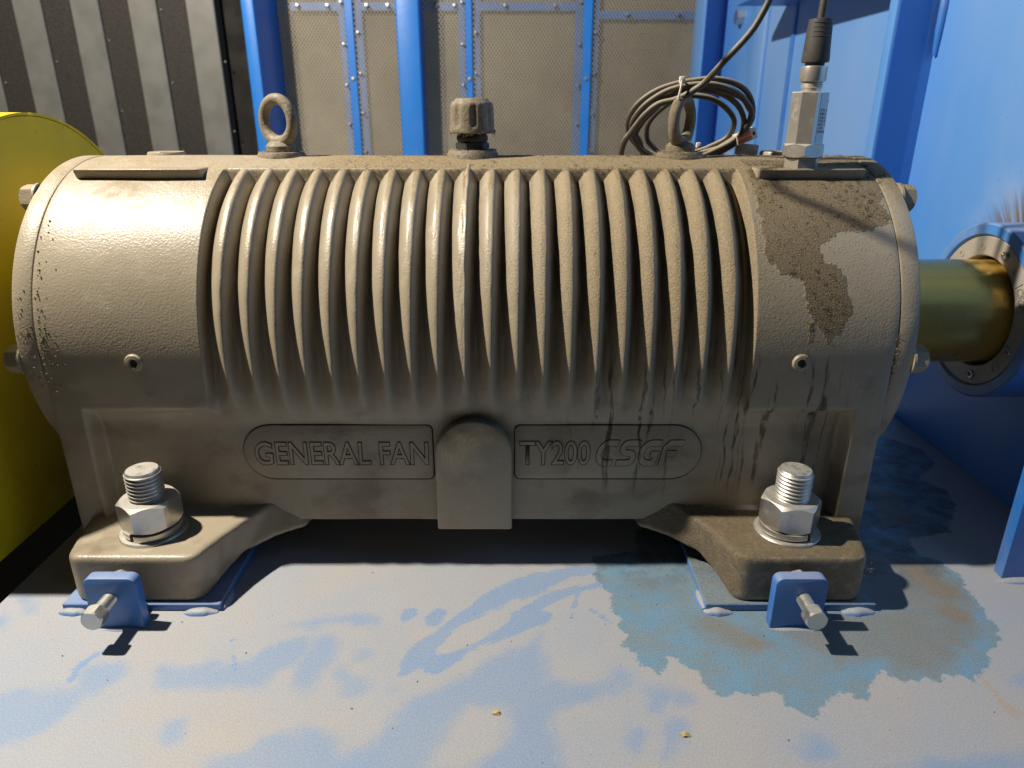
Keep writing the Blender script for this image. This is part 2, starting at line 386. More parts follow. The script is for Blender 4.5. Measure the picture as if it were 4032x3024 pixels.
def yellow_mat():
    t = MT('yellow_guard_paint'); p = t.pos(); n = t.noise(p, 10, 4); sp = t.ss(t.vor(p, 45), 0.05, 0.09); s2 = t.ss(t.noise(p, 20, 2), 0.5, 0.62)
    c = t.mix(n, (0.68, 0.54, 0.010), (0.78, 0.62, 0.015)); c = t.mix(t.mul(t.mul(t.inv(sp), s2), 0.8), c, (0.10, 0.06, 0.02))
    c = t.mix(t.ss(t.noise(p, 30, 5, 0.7), 0.6, 0.8), c, (0.45, 0.36, 0.10))
    xyz = t.sep(p); yy = t.add(xyz[1], -0.72); zz = t.add(xyz[2], -0.2056); rad = t.m('SQRT', t.add(t.mul(yy, yy), t.mul(zz, zz)))
    arc = t.ss(t.noise(t.n('ShaderNodeCombineXYZ', {0: t.mul(rad, 320.0), 1: t.mul(t.m('ARCTAN2', yy, zz), 1.5), 2: 0.0}).outputs[0], 1.0, 2), 0.62, 0.70)
    c = t.mix(t.mul(arc, 0.30), c, (0.55, 0.46, 0.14)); c = t.mix(t.mul(t.ss(t.noise(p, 14, 5, 0.6), 0.45, 0.7), 0.25), c, (0.40, 0.31, 0.04))
    return t.out(col=c, rough=0.42, nrm=t.bump(t.noise(p, 300, 2), 0.1, 0.0006))
YELLOW = yellow_mat()
DIRT = simple('groove_dirt', (0.035, 0.027, 0.019), 0.85, var=0.4, scale=200, bump=0.4)
DUST = simple('lint', (0.34, 0.265, 0.165), 0.95, var=0.45, scale=400, bump=0.0)
DARKLINT = simple('dark_lint', (0.10, 0.075, 0.048), 0.95, var=0.5, scale=400, bump=0.0)
CRUMB = simple('crumbs', (0.20, 0.145, 0.085), 0.9, var=0.5, scale=500, bump=0.5, bscale=1500)
BLACK = simple('black_rubber', (0.035, 0.034, 0.033), 0.55, var=0.3, scale=120, bump=0.1)
def cable_mat():
    t = MT('cable_jacket'); p = t.pos(); nz = t.sep(t.nrm())[2]; n = t.noise(p, 300, 3)
    d = t.mul(t.ss(t.add(nz, t.mul(t.add(n, -0.5), 0.5)), 0.0, 0.8), 0.85)
    return t.out(col=t.mix(d, (0.062, 0.055, 0.047), (0.36, 0.30, 0.215)), rough=t.mixf(d, 0.45, 0.85), nrm=t.bump(n, 0.2, 0.0004))
CABLE = cable_mat()
BOOT = simple('plug_boot', (0.055, 0.05, 0.045), 0.65, var=0.35, scale=150, bump=0.2)
NYLON = simple('white_nylon', (0.72, 0.66, 0.55), 0.4, var=0.1)
ORANGE = simple('orange_lever', (0.55, 0.10, 0.02), 0.4, var=0.25)
GREYPLASTIC = simple('grey_plastic', (0.30, 0.28, 0.25), 0.5, var=0.35, scale=200)
WHITEPLASTIC = simple('white_plastic', (0.62, 0.60, 0.56), 0.4, var=0.2)
STICKER = simple('silver_label', (0.60, 0.62, 0.63), 0.3, metal=0.4, var=0.1)
INK = simple('label_ink', (0.02, 0.02, 0.025), 0.6)
CAST = simple('grey_cast_plate', (0.42, 0.37, 0.305), 0.55, var=0.18, scale=120, bump=0.5, bscale=900)
GALV = simple('galvanised_slat', (0.185, 0.183, 0.170), 0.5, metal=0.35, var=0.2, scale=14, bump=0.05)
DARKSHEET_T = MT('dark_perforated_sheet'); _p = DARKSHEET_T.pos()
_v = DARKSHEET_T.ss(DARKSHEET_T.vor(_p, 230), 0.30, 0.55)
DARKSHEET = DARKSHEET_T.out(col=DARKSHEET_T.mix(_v, (0.010, 0.008, 0.007), DARKSHEET_T.mix(DARKSHEET_T.noise(_p, 3, 3), (0.020, 0.016, 0.013), (0.040, 0.032, 0.027))), rough=0.7)
MESHM = simple('dusty_expanded_metal', (0.62, 0.54, 0.40), 0.45, metal=0.2, var=0.38, scale=5, bump=0.0)
FELT = simple('insulation_felt', (0.27, 0.235, 0.175), 0.95, var=0.35, scale=25, bump=0.5, bscale=500)
FLOORM = simple('dark_floor', (0.003, 0.003, 0.003), 0.9); FLOORM.node_tree.nodes['Principled BSDF'].inputs['Specular IOR Level'].default_value = 0.0
VOIDM = simple('recess_shadow', (0.010, 0.008, 0.007), 0.9, var=0.5, scale=20)

def casing_paint():
    t = MT('casing_blue_paint'); p = t.pos(); xyz = t.sep(p); nz = t.sep(t.nrm())[2]
    n = t.noise(t.scl(p, (3.0, 3.0, 1.2)), 1.3, 4, 0.5); f = t.noise(p, 260, 2)
    yy = t.add(xyz[1], -0.72); zz = t.add(xyz[2], -0.2056)
    rad = t.m('SQRT', t.add(t.mul(yy, yy), t.mul(zz, zz))); ang = t.m('ARCTAN2', yy, zz)
    comb = t.n('ShaderNodeCombineXYZ', {0: t.mul(ang, 16.0), 1: t.mul(rad, 7.0), 2: 0.0}).outputs[0]
    stn = t.noise(comb, 1.0, 4, 0.6)
    streak = t.mul(t.ss(stn, 0.30, 0.55), t.mul(t.ss(rad, t.add(0.112, t.mul(stn, 0.060)), 0.096), t.ss(zz, -0.01, 0.045)))
    haze = t.mul(t.ss(rad, 0.20, 0.10), t.ss(t.noise(p, 22, 4), 0.35, 0.65))
    dm = t.add(t.mul(t.ss(n, 0.30, 0.70), 0.40), t.mul(haze, 0.35)); dm = t.add(dm, t.mul(t.ss(nz, 0.3, 0.9), 0.5)); dm = t.m('MINIMUM', dm, 0.9)
    c = t.mix(dm, (0.075, 0.285, 0.72), (0.34, 0.44, 0.60))
    c = t.mix(t.mul(streak, 0.95), c, (0.14, 0.085, 0.04))
    sp = t.ss(t.vor(p, 55), 0.03, 0.06); c = t.mix(t.mul(t.inv(sp), 0.4), c, (0.05, 0.07, 0.12))
    return t.out(col=c, rough=t.mixf(dm, 0.42, 0.7), nrm=t.bump(t.add(f, t.noise(p, 40, 2)), 0.25, 0.0008))
CASING = casing_paint()

# ---------------------------------------------------------------- setting: floor, base plate
YA, ZC, RC = 0.72, 0.2056, 0.1544          # shaft axis and housing radius
fl = link('floor', bm_me(box_bm(-3.0, 2.0, -0.6, 3.2, -0.62, -0.60)), FLOORM); tag(fl, kind='structure')

OIL = [(0.1125,0.5772),(0.1176,0.5644),(0.1127,0.5485),(0.1174,0.535),(0.1258,0.5204),(0.1218,0.4975),(0.1303,0.4887),(0.1236,0.4816),(0.1321,0.4692),(0.125,0.4585),(0.1343,0.4482),(0.1336,0.4383),(0.1482,0.4263),(0.1558,0.4298),(0.1594,0.4432),(0.1669,0.4407),(0.1736,0.431),(0.1811,0.4263),(0.1805,0.4171),(0.19,0.4016),(0.2032,0.407),(0.2176,0.4048),(0.2254,0.4081),(0.2363,0.4059),(0.235,0.3952),(0.2445,0.3879),(0.2514,0.3809),(0.2604,0.3952),(0.2786,0.407),(0.2875,0.4081),(0.2868,0.4027),(0.2971,0.3999),(0.3088,0.4193),(0.324,0.431),(0.324,0.424),(0.3325,0.4171),(0.3503,0.4216),(0.3598,0.4171),(0.3667,0.4263),(0.3768,0.4228),(0.3868,0.4193),(0.3977,0.4287),(0.4125,0.4383),(0.41,0.4457),(0.4325,0.4611),(0.4419,0.4802),(0.4406,0.4887),(0.4438,0.5095),(0.4452,0.5285),(0.4509,0.5485),(0.4449,0.5716),(0.4301,0.5803),(0.4334,0.6081),(0.4823,0.6207),(0.5213,0.6753),(0.5285,0.7057),(0.5116,0.7327),(0.5532,0.7736),(0.5568,0.8117),(0.5239,0.8531),(0.4067,0.8677),(0.2174,0.7057),(0.1619,0.6207),(0.1589,0.588)]
SOFTP = [[(0.0616,0.4711),(0.0146,0.4365),(-0.0195,0.4124),(-0.0502,0.386),(-0.059,0.3619),(-0.0765,0.3543),(-0.0824,0.3736),(-0.1053,0.3736),(-0.1366,0.3696),(-0.1365,0.3599),(-0.1614,0.3506),(-0.1695,0.3329),(0.0713,0.3329)],
 [(-0.3511,0.4033),(-0.3259,0.4124),(-0.3011,0.4147),(-0.2787,0.4124),(-0.274,0.4011),(-0.278,0.3902),(-0.281,0.3756),(-0.2947,0.3638),(-0.3143,0.3506)],
 [(-0.4021,0.5181),(-0.3907,0.5197),(-0.3743,0.5101),(-0.3706,0.4976),(-0.3776,0.4961),(-0.3887,0.5069),(-0.3969,0.5101)],
 [(-0.4007,0.4915),(-0.3937,0.4991),(-0.3857,0.4885),(-0.3849,0.474),(-0.3888,0.4683)],
 [(0.0408,0.4585),(0.0555,0.4611),(0.0528,0.4263),(0.0712,0.4148),(0.0867,0.4171),(0.1008,0.4216),(0.1169,0.4263),(0.1225,0.4171),(0.1141,0.4059),(0.093,0.3952),(0.0597,0.3849),(0.0404,0.3829)],
 [(0.0403,0.3749),(0.0527,0.3654),(0.0531,0.3303),(0.0401,0.3303)],
 [(0.2979,0.3472),(0.3461,0.3525),(0.3953,0.358),(0.3759,0.3303),(0.2746,0.3303)],
 [(0.411,0.4171),(0.4326,0.4334),(0.4461,0.4407),(0.4296,0.4193),(0.4173,0.4137)]]
TANP = [[(-0.0766,0.3923),(-0.0616,0.4033),(-0.0436,0.4218),(-0.0232,0.4147),(-0.0425,0.3902),(-0.0578,0.3638),(-0.0757,0.358)],
 [(0.0078,0.3945),(0.0332,0.3923),(0.035,0.3736),(0.0225,0.3543),(0.0075,0.3428),(-0.0155,0.3428),(-0.014,0.358),(-0.0045,0.3777)]]
GREYP = [[(0.1877,0.4916),(0.2116,0.4945),(0.2412,0.4665),(0.2477,0.4585),(0.232,0.4495),(0.2175,0.4495),(0.21,0.4611),(0.1917,0.4692)],
 [(0.2609,0.4858),(0.3176,0.4975),(0.358,0.5004),(0.4004,0.5065),(0.4325,0.4975),(0.419,0.4692),(0.3948,0.4533),(0.3827,0.4358),(0.3563,0.4263),(0.3309,0.4275),(0.3299,0.4432),(0.2911,0.4358),(0.2642,0.4585)],
 [(0.34,0.50),(0.44,0.50),(0.44,0.57),(0.34,0.60)]]
RUSTP = [[(0.4034,0.5626),(0.4223,0.5698),(0.4233,0.552),(0.439,0.5285),(0.4286,0.5142),(0.4146,0.5142),(0.407,0.522),(0.4061,0.5317)],
 [(0.4024,0.5065),(0.4219,0.5095),(0.4305,0.4975),(0.4237,0.483),(0.4082,0.4858),(0.4019,0.4916)],[(0.3994,0.4611),(0.4045,0.4559),(0.3995,0.452),(0.3965,0.4546)],
 [(0.3928,0.4263),(0.3956,0.4171),(0.3964,0.3973),(0.4027,0.389),(0.3959,0.3789),(0.3891,0.391),(0.39,0.4081)],[(0.42,0.63),(0.46,0.64),(0.47,0.71),(0.44,0.72)],
 [(0.228,0.468),(0.247,0.459),(0.236,0.451),(0.226,0.455)]]
WIPES = [[(0.0644,0.5435,0.0114),(0.0453,0.5331,0.0114),(0.0199,0.5133,0.0114),(0.0024,0.4945,0.0076),(-0.0126,0.4812,0.0053),(-0.0229,0.4656,0.0076),(-0.0344,0.4494,0.0114),(-0.0446,0.4291,0.0061)],
 [(0.0624,0.4915,0.0095),(0.0447,0.4826,0.0106),(0.0307,0.4711,0.0068),(0.0028,0.452,0.0023),(-0.0079,0.4442,0.0061),(-0.0219,0.4365,0.0106),(-0.0268,0.4315,0.0038)],
 [(-0.0498,0.4945,0.0071),(-0.0522,0.49,0.0046)],[(-0.0257,0.4945,0.0071),(-0.0291,0.4885,0.0079)],
 [(-0.295,0.4194,0.003),(-0.2962,0.434,0.0038),(-0.2904,0.4468,0.0038),(-0.2785,0.456,0.003)],[(-0.1895,0.4628,0.0008),(-0.1748,0.4303,0.0011)],
 [(0.0452,0.5252,0.0111),(0.0704,0.5417,0.0104),(0.0912,0.5555,0.0081),(0.1179,0.5572,0.0067)],[(0.0448,0.4916,0.0081),(0.0649,0.5111,0.0067),(0.0922,0.5285,0.0048),(0.1348,0.5417,0.0033)],
 [(0.0957,0.522,0.0022),(0.088,0.4887,0.0019)],[(0.1056,0.5004,0.0019),(0.1211,0.4844,0.0019)]]
SOFTS = [[(-0.0763,0.4856,0.0046),(-0.1006,0.4885,0.0076),(-0.1273,0.4841,0.0084),(-0.1462,0.4812,0.0038)],[(-0.1104,0.4628,0.0095),(-0.117,0.4442,0.0152),(-0.1183,0.4218,0.0114)],
 [(-0.0927,0.4266,0.0068),(-0.0773,0.4124,0.0106)],[(-0.0803,0.4455,0.0053),(-0.0818,0.4442,0.0046)],[(-0.2826,0.4291,0.0114),(-0.2745,0.4242,0.0171),(-0.2747,0.4147,0.0114)],
 [(-0.2314,0.4315,0.0053),(-0.218,0.4218,0.0114),(-0.1895,0.4218,0.0106),(-0.1591,0.4266,0.0171),(-0.1351,0.4494,0.0152),(-0.1317,0.4574,0.0076)],[(-0.193,0.4353,0.0053),(-0.2027,0.4279,0.0053)],
 [(-0.1984,0.3777,0.0068),(-0.1941,0.3696,0.0061)],[(-0.0499,0.4056,0.0038),(-0.0529,0.3923,0.0038)],[(0.1451,0.4016,0.0129),(0.1422,0.3952,0.0092)],[(0.1579,0.3994,0.0092),(0.1566,0.3973,0.0074)],
 [(0.1398,0.3507,0.0056),(0.1459,0.3654,0.0044),(0.155,0.3789,0.0074)],[(0.1235,0.3711,0.0067),(0.1198,0.358,0.0044)],[(0.2453,0.358,0.0104),(0.237,0.3525,0.0067)],[(0.1197,0.4216,0.0092),(0.1208,0.4171,0.0067)]]
def base_plate():
    x0, x1, y0, y1 = -0.408, 0.90, 0.20, 1.95
    xs = np.concatenate([np.arange(x0, 0.56, 0.0026), np.array([0.6, 0.75, x1])])
    ys = np.concatenate([np.array([y0, 0.26, 0.30]), np.arange(0.318, 0.90, 0.0026), np.array([0.95, 1.1, 1.4, y1])])
    X, Y = np.meshgrid(xs, ys); nx_, ny_ = len(xs), len(ys); P = np.stack([X.ravel(), Y.ravel()], 1)
    v = np.zeros((len(P), 3)); v[:, :2] = P
    idx = np.arange(nx_*ny_).reshape(ny_, nx_)
    f = np.stack([idx[:-1, :-1], idx[:-1, 1:], idx[1:, 1:], idx[1:, :-1]], -1).reshape(-1, 4).tolist()
    n0 = len(v); v = v.tolist()
    # side walls
    ring = list(idx[0, :]) + list(idx[1:, -1]) + list(idx[-1, -2::-1]) + list(idx[-2:0:-1, 0])
    low = []
    for i in ring: low.append(len(v)); v.append((v[i][0], v[i][1], -0.024))
    m = len(ring)
    for k in range(m): f.append((ring[(k+1) % m], ring[k], low[k], low[(k+1) % m]))
    me = pd_me(v, f, smooth=30)
    def ext(a, d=0.9): return np.concatenate([a, np.full(len(v)-n0, d)])
    oil = poly_sdf(P, OIL); wipe = np.max([stroke_sdf(P, s) for s in WIPES], 0)
    soft = np.max([poly_sdf(P, s) for s in SOFTP] + [stroke_sdf(P, s) for s in SOFTS], 0)
    tan = np.max([poly_sdf(P, s) for s in TANP], 0); soft = np.minimum(soft, -tan)
    set_attr(me, 'oil', ext(oil+1)); set_attr(me, 'wipe', ext(wipe+1)); set_attr(me, 'soft', ext(soft+1))
    set_attr(me, 'gpatch', ext(np.max([poly_sdf(P, s) for s in GREYP], 0)+1)); set_attr(me, 'rust', ext(np.max([poly_sdf(P, s) for s in RUSTP], 0)+1))
    o = link('base_plate', me, PLATE); tag(o, kind='structure'); return o
base_plate()

# ---------------------------------------------------------------- bearing housing
HX0, HX1 = -0.3595, 0.3590                 # cast body between the end covers
RX0, RX1 = -0.2225, 0.2400                 # finned recess
PITCH, FIN0, NFIN = 0.02243, -0.2047, 20
WALL = 0.140                               # lower wall, distance from the axis
FDEPTH = 0.0118
def rho_plain(ph, w=WALL, zb=0.1656):
    """outline of the casting seen along the axis; ph in degrees from the front, + is up"""
    a = np.radians(ph); c = np.maximum(np.abs(np.cos(a)), 1e-3); s = np.maximum(-np.sin(a), 1e-3)
    bx = np.where(ph < 0, np.minimum(w/c, zb/s), 0)
    k = 0.006                                # smooth union
    d = RC-bx; h = np.clip(0.5+0.5*d/k, 0, 1)
    return bx*(1-h)+RC*h+k*h*(1-h)*0.5
def taper(ph): return smoothstep(-25, 0, ph)
def rho_body(x, ph):
    base = rho_plain(ph)
    # end ribs: straight sides down to the foot
    ax = np.abs(x)
    rib = smoothstep(0.327, 0.336, ax)
    a = np.radians(np.clip(ph, -89, 89)); s = np.maximum(-np.sin(a), 1e-3)
    full = np.where(ph < 0, np.maximum(RC, np.minimum(RC/np.maximum(np.cos(a), 1e-3), 0.1706/s)), RC)
    # flat pad below the axis on both end blocks
    zrel = np.where(ph < 0, RC*np.tan(np.radians(np.clip(-ph, 0, 80))), 0)
    padz = smoothstep(0.058, 0.044, zrel)
    blk = np.maximum(smoothstep(RX0+0.0005, RX0-0.003, x), smoothstep(RX1-0.0005, RX1+0.003, x))
    k = np.maximum(rib, blk*padz)
    r = base*(1-k)+np.maximum(full, base)*k
    # recess floor under the fins
    inx = smoothstep(RX0-0.001, RX0+0.003, x)*smoothstep(RX1+0.001, RX1-0.003, x)
    lip = smoothstep(71.5, 68.5, ph)
    fl_ = (FDEPTH+0.0015)*taper(ph)
    return r-inx*lip*fl_
PATCH = [(0.2511,80.5),(0.248,60.3),(0.2469,45.7),(0.2452,33.4),(0.2595,26.7),(0.2785,23.8),(0.2827,13.9),(0.2866,5.2),(0.2909,11.0),(0.2954,8.2),(0.3023,4.5),(0.3108,8.2),(0.3192,13.9),(0.3178,19.5),(0.3111,25.2),(0.2967,31.1),(0.2955,34.1),(0.3069,39.7),(0.3267,40.5),(0.3384,40.5),(0.3606,45.7),(0.3525,51.3),(0.3637,60.3),(0.3812,65.8),(0.3809,80.5)]
def patch_sdf(x, ph): return poly_sdf(np.stack([x, np.radians(ph)*RC], 1), [(a, R(b)*RC) for a, b in PATCH])
house = empty('bearing_housing', (0, YA, 0)); tag(house, 'tan ribbed cast bearing housing with two feet and raised lettering', 'bearing housing')
def build_body():
    xs = np.unique(np.round(np.concatenate([np.arange(HX0, HX1, 0.0030), [HX1], np.arange(RX0-0.006, RX0+0.006, 0.0006), np.arange(RX1-0.006, RX1+0.006, 0.0006), np.arange(0.324, 0.338, 0.001), -np.arange(0.324, 0.338, 0.001)]), 5))
    phf = np.unique(np.round(np.concatenate([np.arange(-90, 90.1, 1.5), np.arange(66, 73, 0.4), np.arange(-26, 6, 0.8), np.arange(-60, -40, 0.8)]), 3))
    ph = np.concatenate([phf, (180-phf[::-1])[1:-1]])
    nx_, np_ = len(xs), len(ph); X = np.repeat(xs, np_); PH = np.tile(ph, nx_)
    PF = np.where(PH > 90, 180-PH, PH)
    r = rho_body(X, PF)
    # light casting unevenness
    r = r+np.array([mnoise.noise((x*16, a*0.05, 0.3)) for x, a in zip(X, PH)])*0.0006
    # rounded end edge
    e = np.minimum(X-HX0, HX1-X); r = r-0.0005*smoothstep(0.0030, 0.0, e)
    A = np.radians(PH); v = np.stack([X, YA-r*np.cos(A), ZC+r*np.sin(A)], 1)
    idx = np.arange(nx_*np_).reshape(nx_, np_); nxt = np.roll(idx, -1, 1)
    f = np.stack([idx[:-1], idx[1:], nxt[1:], nxt[:-1]], -1).reshape(-1, 4).tolist()
    f.append(idx[0].tolist()); f.append(idx[-1].tolist()[::-1])
    me = pd_me(v.tolist(), f, smooth=None)
    bm = bmesh.new(); bm.from_mesh(me); bmesh.ops.recalc_face_normals(bm, faces=bm.faces); bm.to_mesh(me); bm.free(); fin_me(me, 50)
    set_attr(me, 'patch', patch_sdf(X, PF)+1)
    return link('body', me, PAINT, house)
body = build_body()

def fin_mesh(seed=None):
    us = np.linspace(-0.5, 0.5, 25); ph = np.concatenate([np.arange(-27, 66, 1.2), np.arange(66, 75, 0.6)])
    U, PH = np.meshgrid(us, ph, indexing='ij'); U = U.ravel(); PH = PH.ravel()
    # broad rounded ridge, narrow groove; the ridge thins out towards its foot
    W = U-0.30*(np.cos(2*np.pi*U)-1)/(2*np.pi)+0.012*np.sin(PH*0.05)
    q = 0.5+0.5*np.cos(2*np.pi*W); k = smoothstep(-14, 45, PH)
    prof = k*(1-(1-q)**1.45)+(1-k)*q**1.25
    t = taper(PH)
    r = rho_plain(PH)+0.0005*smoothstep(-27, -20, PH)-0.0012*smoothstep(-22, -27, PH)
    r = r-FDEPTH*t*(1-prof)-0.0008*smoothstep(30, 72, PH)*prof
    if seed is not None:
        amp = 1.0 if seed == 3.0 else 0.25
        rough = np.array([mnoise.noise((u*22+seed, p*0.30, 1.7)) for u, p in zip(U, PH)]); r2 = np.array([mnoise.noise((seed, p*0.12, 4.1)) for p in PH])
        r = r+amp*(0.0008*rough*prof+0.0014*np.exp(-((U-0.06-0.05*r2)/0.06)**2)*t)+0.0006*r2*prof
    A = np.radians(PH); v = np.stack([U*PITCH, -r*np.cos(A), r*np.sin(A)], 1)
    n1, n2 = len(us), len(ph); idx = np.arange(n1*n2).reshape(n1, n2)
    f = np.stack([idx[:-1, :-1], idx[1:, :-1], idx[1:, 1:], idx[:-1, 1:]], -1).reshape(-1, 4).tolist()
    me = pd_me(v.tolist(), f, smooth=180); set_attr(me, 'valley', (1-prof)*smoothstep(-20, 5, PH)); me.materials.append(PAINT); return me
fms = fin_mesh(3.0); fvar = [fin_mesh(11.0+3.7*k) for k in range(5)]
for i in range(NFIN): link('cooling_fin', fms if i == 9 else fvar[(i*3) % 5], None, body, (FIN0+i*PITCH, YA, ZC))

# end covers with their hexagon screws
for sx in (-1, 1):
    xo = -0.3770 if sx < 0 else 0.3758; xi = HX0-0.0008 if sx < 0 else HX1+0.0008
    h0, h1 = (xo, xi) if sx < 0 else (xi, xo)
    prof = [(0.0, h0), (RC-0.0015, h0), (RC-0.0004, h0+0.0005), (RC, h0+0.0016), (RC, h1-0.0012), (RC-0.0004, h1-0.0003), (RC-0.001, h1), (0.0, h1)]
    c = link('end_cover', lathe_me(prof, 180, 'x', (0, YA, ZC), smooth=30), PAINT, house)
    gap = link('cover_gasket', lathe_me([(RC-0.006, min(xi, HX0 if sx < 0 else HX1)-0.001), (RC-0.004, min(xi, HX0 if sx < 0 else HX1)-0.0005), (RC-0.004, max(xi, HX0 if sx < 0 else HX1)+0.0005), (RC-0.006, max(xi, HX0 if sx < 0 else HX1)+0.001)], 120, 'x', (0, YA, ZC)), DIRT, c)
    for k in range(6):
        a = R(60*k-1.5); yy = YA-0.1435*math.cos(a); zz = ZC+0.1435*math.sin(a)
        hx = hexhead_me(0.0215, 0.0120, 'x', ((xo-0.0145) if sx < 0 else (xo+0.002), yy, zz), rot=0.3+k)
        link('cover_bolt', hx, PAINT, c)
        link('cover_washer', lathe_me([(0, xo-0.0021 if sx < 0 else xo), (0.0135, xo-0.0021 if sx < 0 else xo), (0.0135, xo if sx < 0 else xo+0.0021), (0, xo if sx < 0 else xo+0.0021)], 32, 'x', (0, yy, zz)), PAINT, c)

# feet
def foot(sx):
    hi = [(0.3265+0.0125*math.cos(a), 0.5160+0.0125*math.sin(a)) for a in np.linspace(0, -math.pi/2, 6)]
    hi += [(0.2380+0.0110*math.cos(a), 0.5145+0.0110*math.sin(a)) for a in np.linspace(-math.pi/2, -math.pi, 6)]
    lo = [(x, y, 0.0070) for x, y in hi]
    hi = [(x, y, 0.0505) for x, y in hi]+[(0.2190, 0.5360, 0.0505), (0.2050, 0.5640, 0.0515), (0.1880, 0.5800, 0.0580), (0.1720, 0.5900, 0.0660), (0.1680, 0.640, 0.0680), (0.3560, 0.640, 0.0505), (0.3540, 0.5900, 0.0505), (0.3450, 0.540, 0.0505)]
    lo += [(0.2215, 0.5390, 0.0110), (0.2090, 0.5570, 0.0210), (0.1850, 0.5690, 0.0290), (0.1560, 0.5790, 0.0340), (0.1480, 0.640, 0.0345), (0.3560, 0.640, 0.0070), (0.3540, 0.5900, 0.0070), (0.3450, 0.540, 0.0070)]
    bm = bmesh.new(); L = [bm.verts.new((sx*x, y, z)) for x, y, z in lo]; H = [bm.verts.new((sx*x, y, z)) for x, y, z in hi]
    n = len(hi); ft_ = bm.faces.new(H); fl_ = bm.faces.new(L)
    for i in range(n): bm.faces.new((L[i], L[(i+1) % n], H[(i+1) % n], H[i]))
    bmesh.ops.triangulate(bm, faces=[fl_, ft_])
    return link('foot', cast_me(bm, 0.0016, 26, 0.0012), PAINT, house)
foot(-1); foot(1)
# cove between wall and foot top
for sx in (-1, 1):
    v, f = [], []; N = 8; xa, xb = (0.212, 0.336)
    for x in np.linspace(xa, xb, 12):
        for j in range(N+1):
            a = math.pi/2*j/N; v.append((sx*x, YA-WALL-0.012+0.012*math.sin(a)+0.0012, 0.0495+0.012-0.012*math.cos(a)))
    for i in range(11):
        for j in range(N): f.append((i*(N+1)+j, (i+1)*(N+1)+j, (i+1)*(N+1)+j+1, i*(N+1)+j+1))
    bm = bmesh.new(); me = pd_me(v, f, smooth=180); link('fillet', me, PAINT, house)

# machined lugs on the shoulders
def lug(x0, x1):
    bm = bmesh.new(); q = [(0.6475, 0.3530), (0.6580, 0.3330), (0.700, 0.3330), (0.700, 0.3530)]
    A = [bm.verts.new((x0, y, z)) for y, z in q]; B = [bm.verts.new((x1, y, z)) for y, z in q]
    bm.faces.new(A); bm.faces.new(B)
    for i in range(4): bm.faces.new((A[i], A[(i+1) % 4], B[(i+1) % 4], B[i]))
    bmesh.ops.recalc_face_normals(bm, faces=bm.faces)
    bmesh.ops.bevel(bm, geom=list(bm.edges), offset=0.0026, segments=4, profile=0.5, affect='EDGES')
    link('machined_lug', bm_me(bm, smooth=60), PAINT, house)
lug(-0.3490, -0.2370); lug(0.2545, 0.3490)

# centre boss with arched top
def arch(x0, x1, z0, z1, n=20):
    r = (x1-x0)/2; cx = (x0+x1)/2
    return [(x0, z0), (x1, z0)] + [(cx+r*math.cos(a), z1-r+r*math.sin(a)) for a in np.linspace(0, math.pi, n)]
link('centre_boss', bm_me(prism_bm(arch(-0.0315, 0.0375, 0.0375, 0.1475), 0.5665, 0.60, 'y', 0.0022, 3)), PAINT, house)
# lozenge name panels: a shallow frame line cut in the wall, lettering standing in it
YW = YA-WALL
def lozenge(x0, x1, z0, z1, left):
    r = (z1-z0)/2; zc_ = (z0+z1)/2; rr = 0.005
    if left:
        p = [(x0+r+r*math.cos(a), zc_+r*math.sin(a)) for a in np.linspace(math.pi/2, 3*math.pi/2, 24)]
        p += [(x1-rr+rr*math.cos(a), z0+rr+rr*math.sin(a)) for a in np.linspace(-math.pi/2, 0, 6)] + [(x1-rr+rr*math.cos(a), z1-rr+rr*math.sin(a)) for a in np.linspace(0, math.pi/2, 6)]
    else:
        p = [(x1-r+r*math.cos(a), zc_+r*math.sin(a)) for a in np.linspace(-math.pi/2, math.pi/2, 24)]
        p += [(x0+rr+rr*math.cos(a), z1-rr+rr*math.sin(a)) for a in np.linspace(math.pi/2, math.pi, 6)] + [(x0+rr+rr*math.cos(a), z0+rr+rr*math.sin(a)) for a in np.linspace(math.pi, 3*math.pi/2, 6)]
    return p
def place_text(me, x0, x1, z0, z1, y):
    lo, hi = me_bounds(me); sx = (x1-x0)/(hi[0]-lo[0]); sz = (z1-z0)/(hi[1]-lo[1])
    a = np.empty(len(me.vertices)*3); me.vertices.foreach_get('co', a); a = a.reshape(-1, 3).copy()
    b = np.stack([(a[:, 0]-lo[0])*sx+x0, y-a[:, 2], (a[:, 1]-lo[1])*sz+z0], 1)
    me.vertices.foreach_set('co', b.ravel()); me.update(); return me
def lettering(body_txt, parent, x0, x1, z0, z1, y, line=0.00052, raise_=0.0006, shear=0.0, mat=None):
    me = place_text(text_me(body_txt, 1.0, shear=shear, offset=0.014), x0, x1, z0, z1, y-raise_)
    link('lettering', me, mat or PAINT, parent)
    sc = (z1-z0)/0.72
    me2 = text_me(body_txt, 1.0, shear=shear, outline=line/sc, offset=0.014); lo, hi = me_bounds(me2)
    a = np.empty(len(me2.vertices)*3); me2.vertices.foreach_get('co', a); a = a.reshape(-1, 3).copy()
    sx = (x1-x0)/(hi[0]-lo[0]); sz = (z1-z0)/(hi[1]-lo[1])
    b = np.stack([(a[:, 0]-lo[0])*sx+x0, y-raise_*0.5-a[:, 2]*sc, (a[:, 1]-lo[1])*sz+z0], 1); me2.vertices.foreach_set('co', b.ravel()); me2.update()
    link('letter_outline', me2, DIRT, parent)
Z0L, Z1L = 0.0845, 0.1385
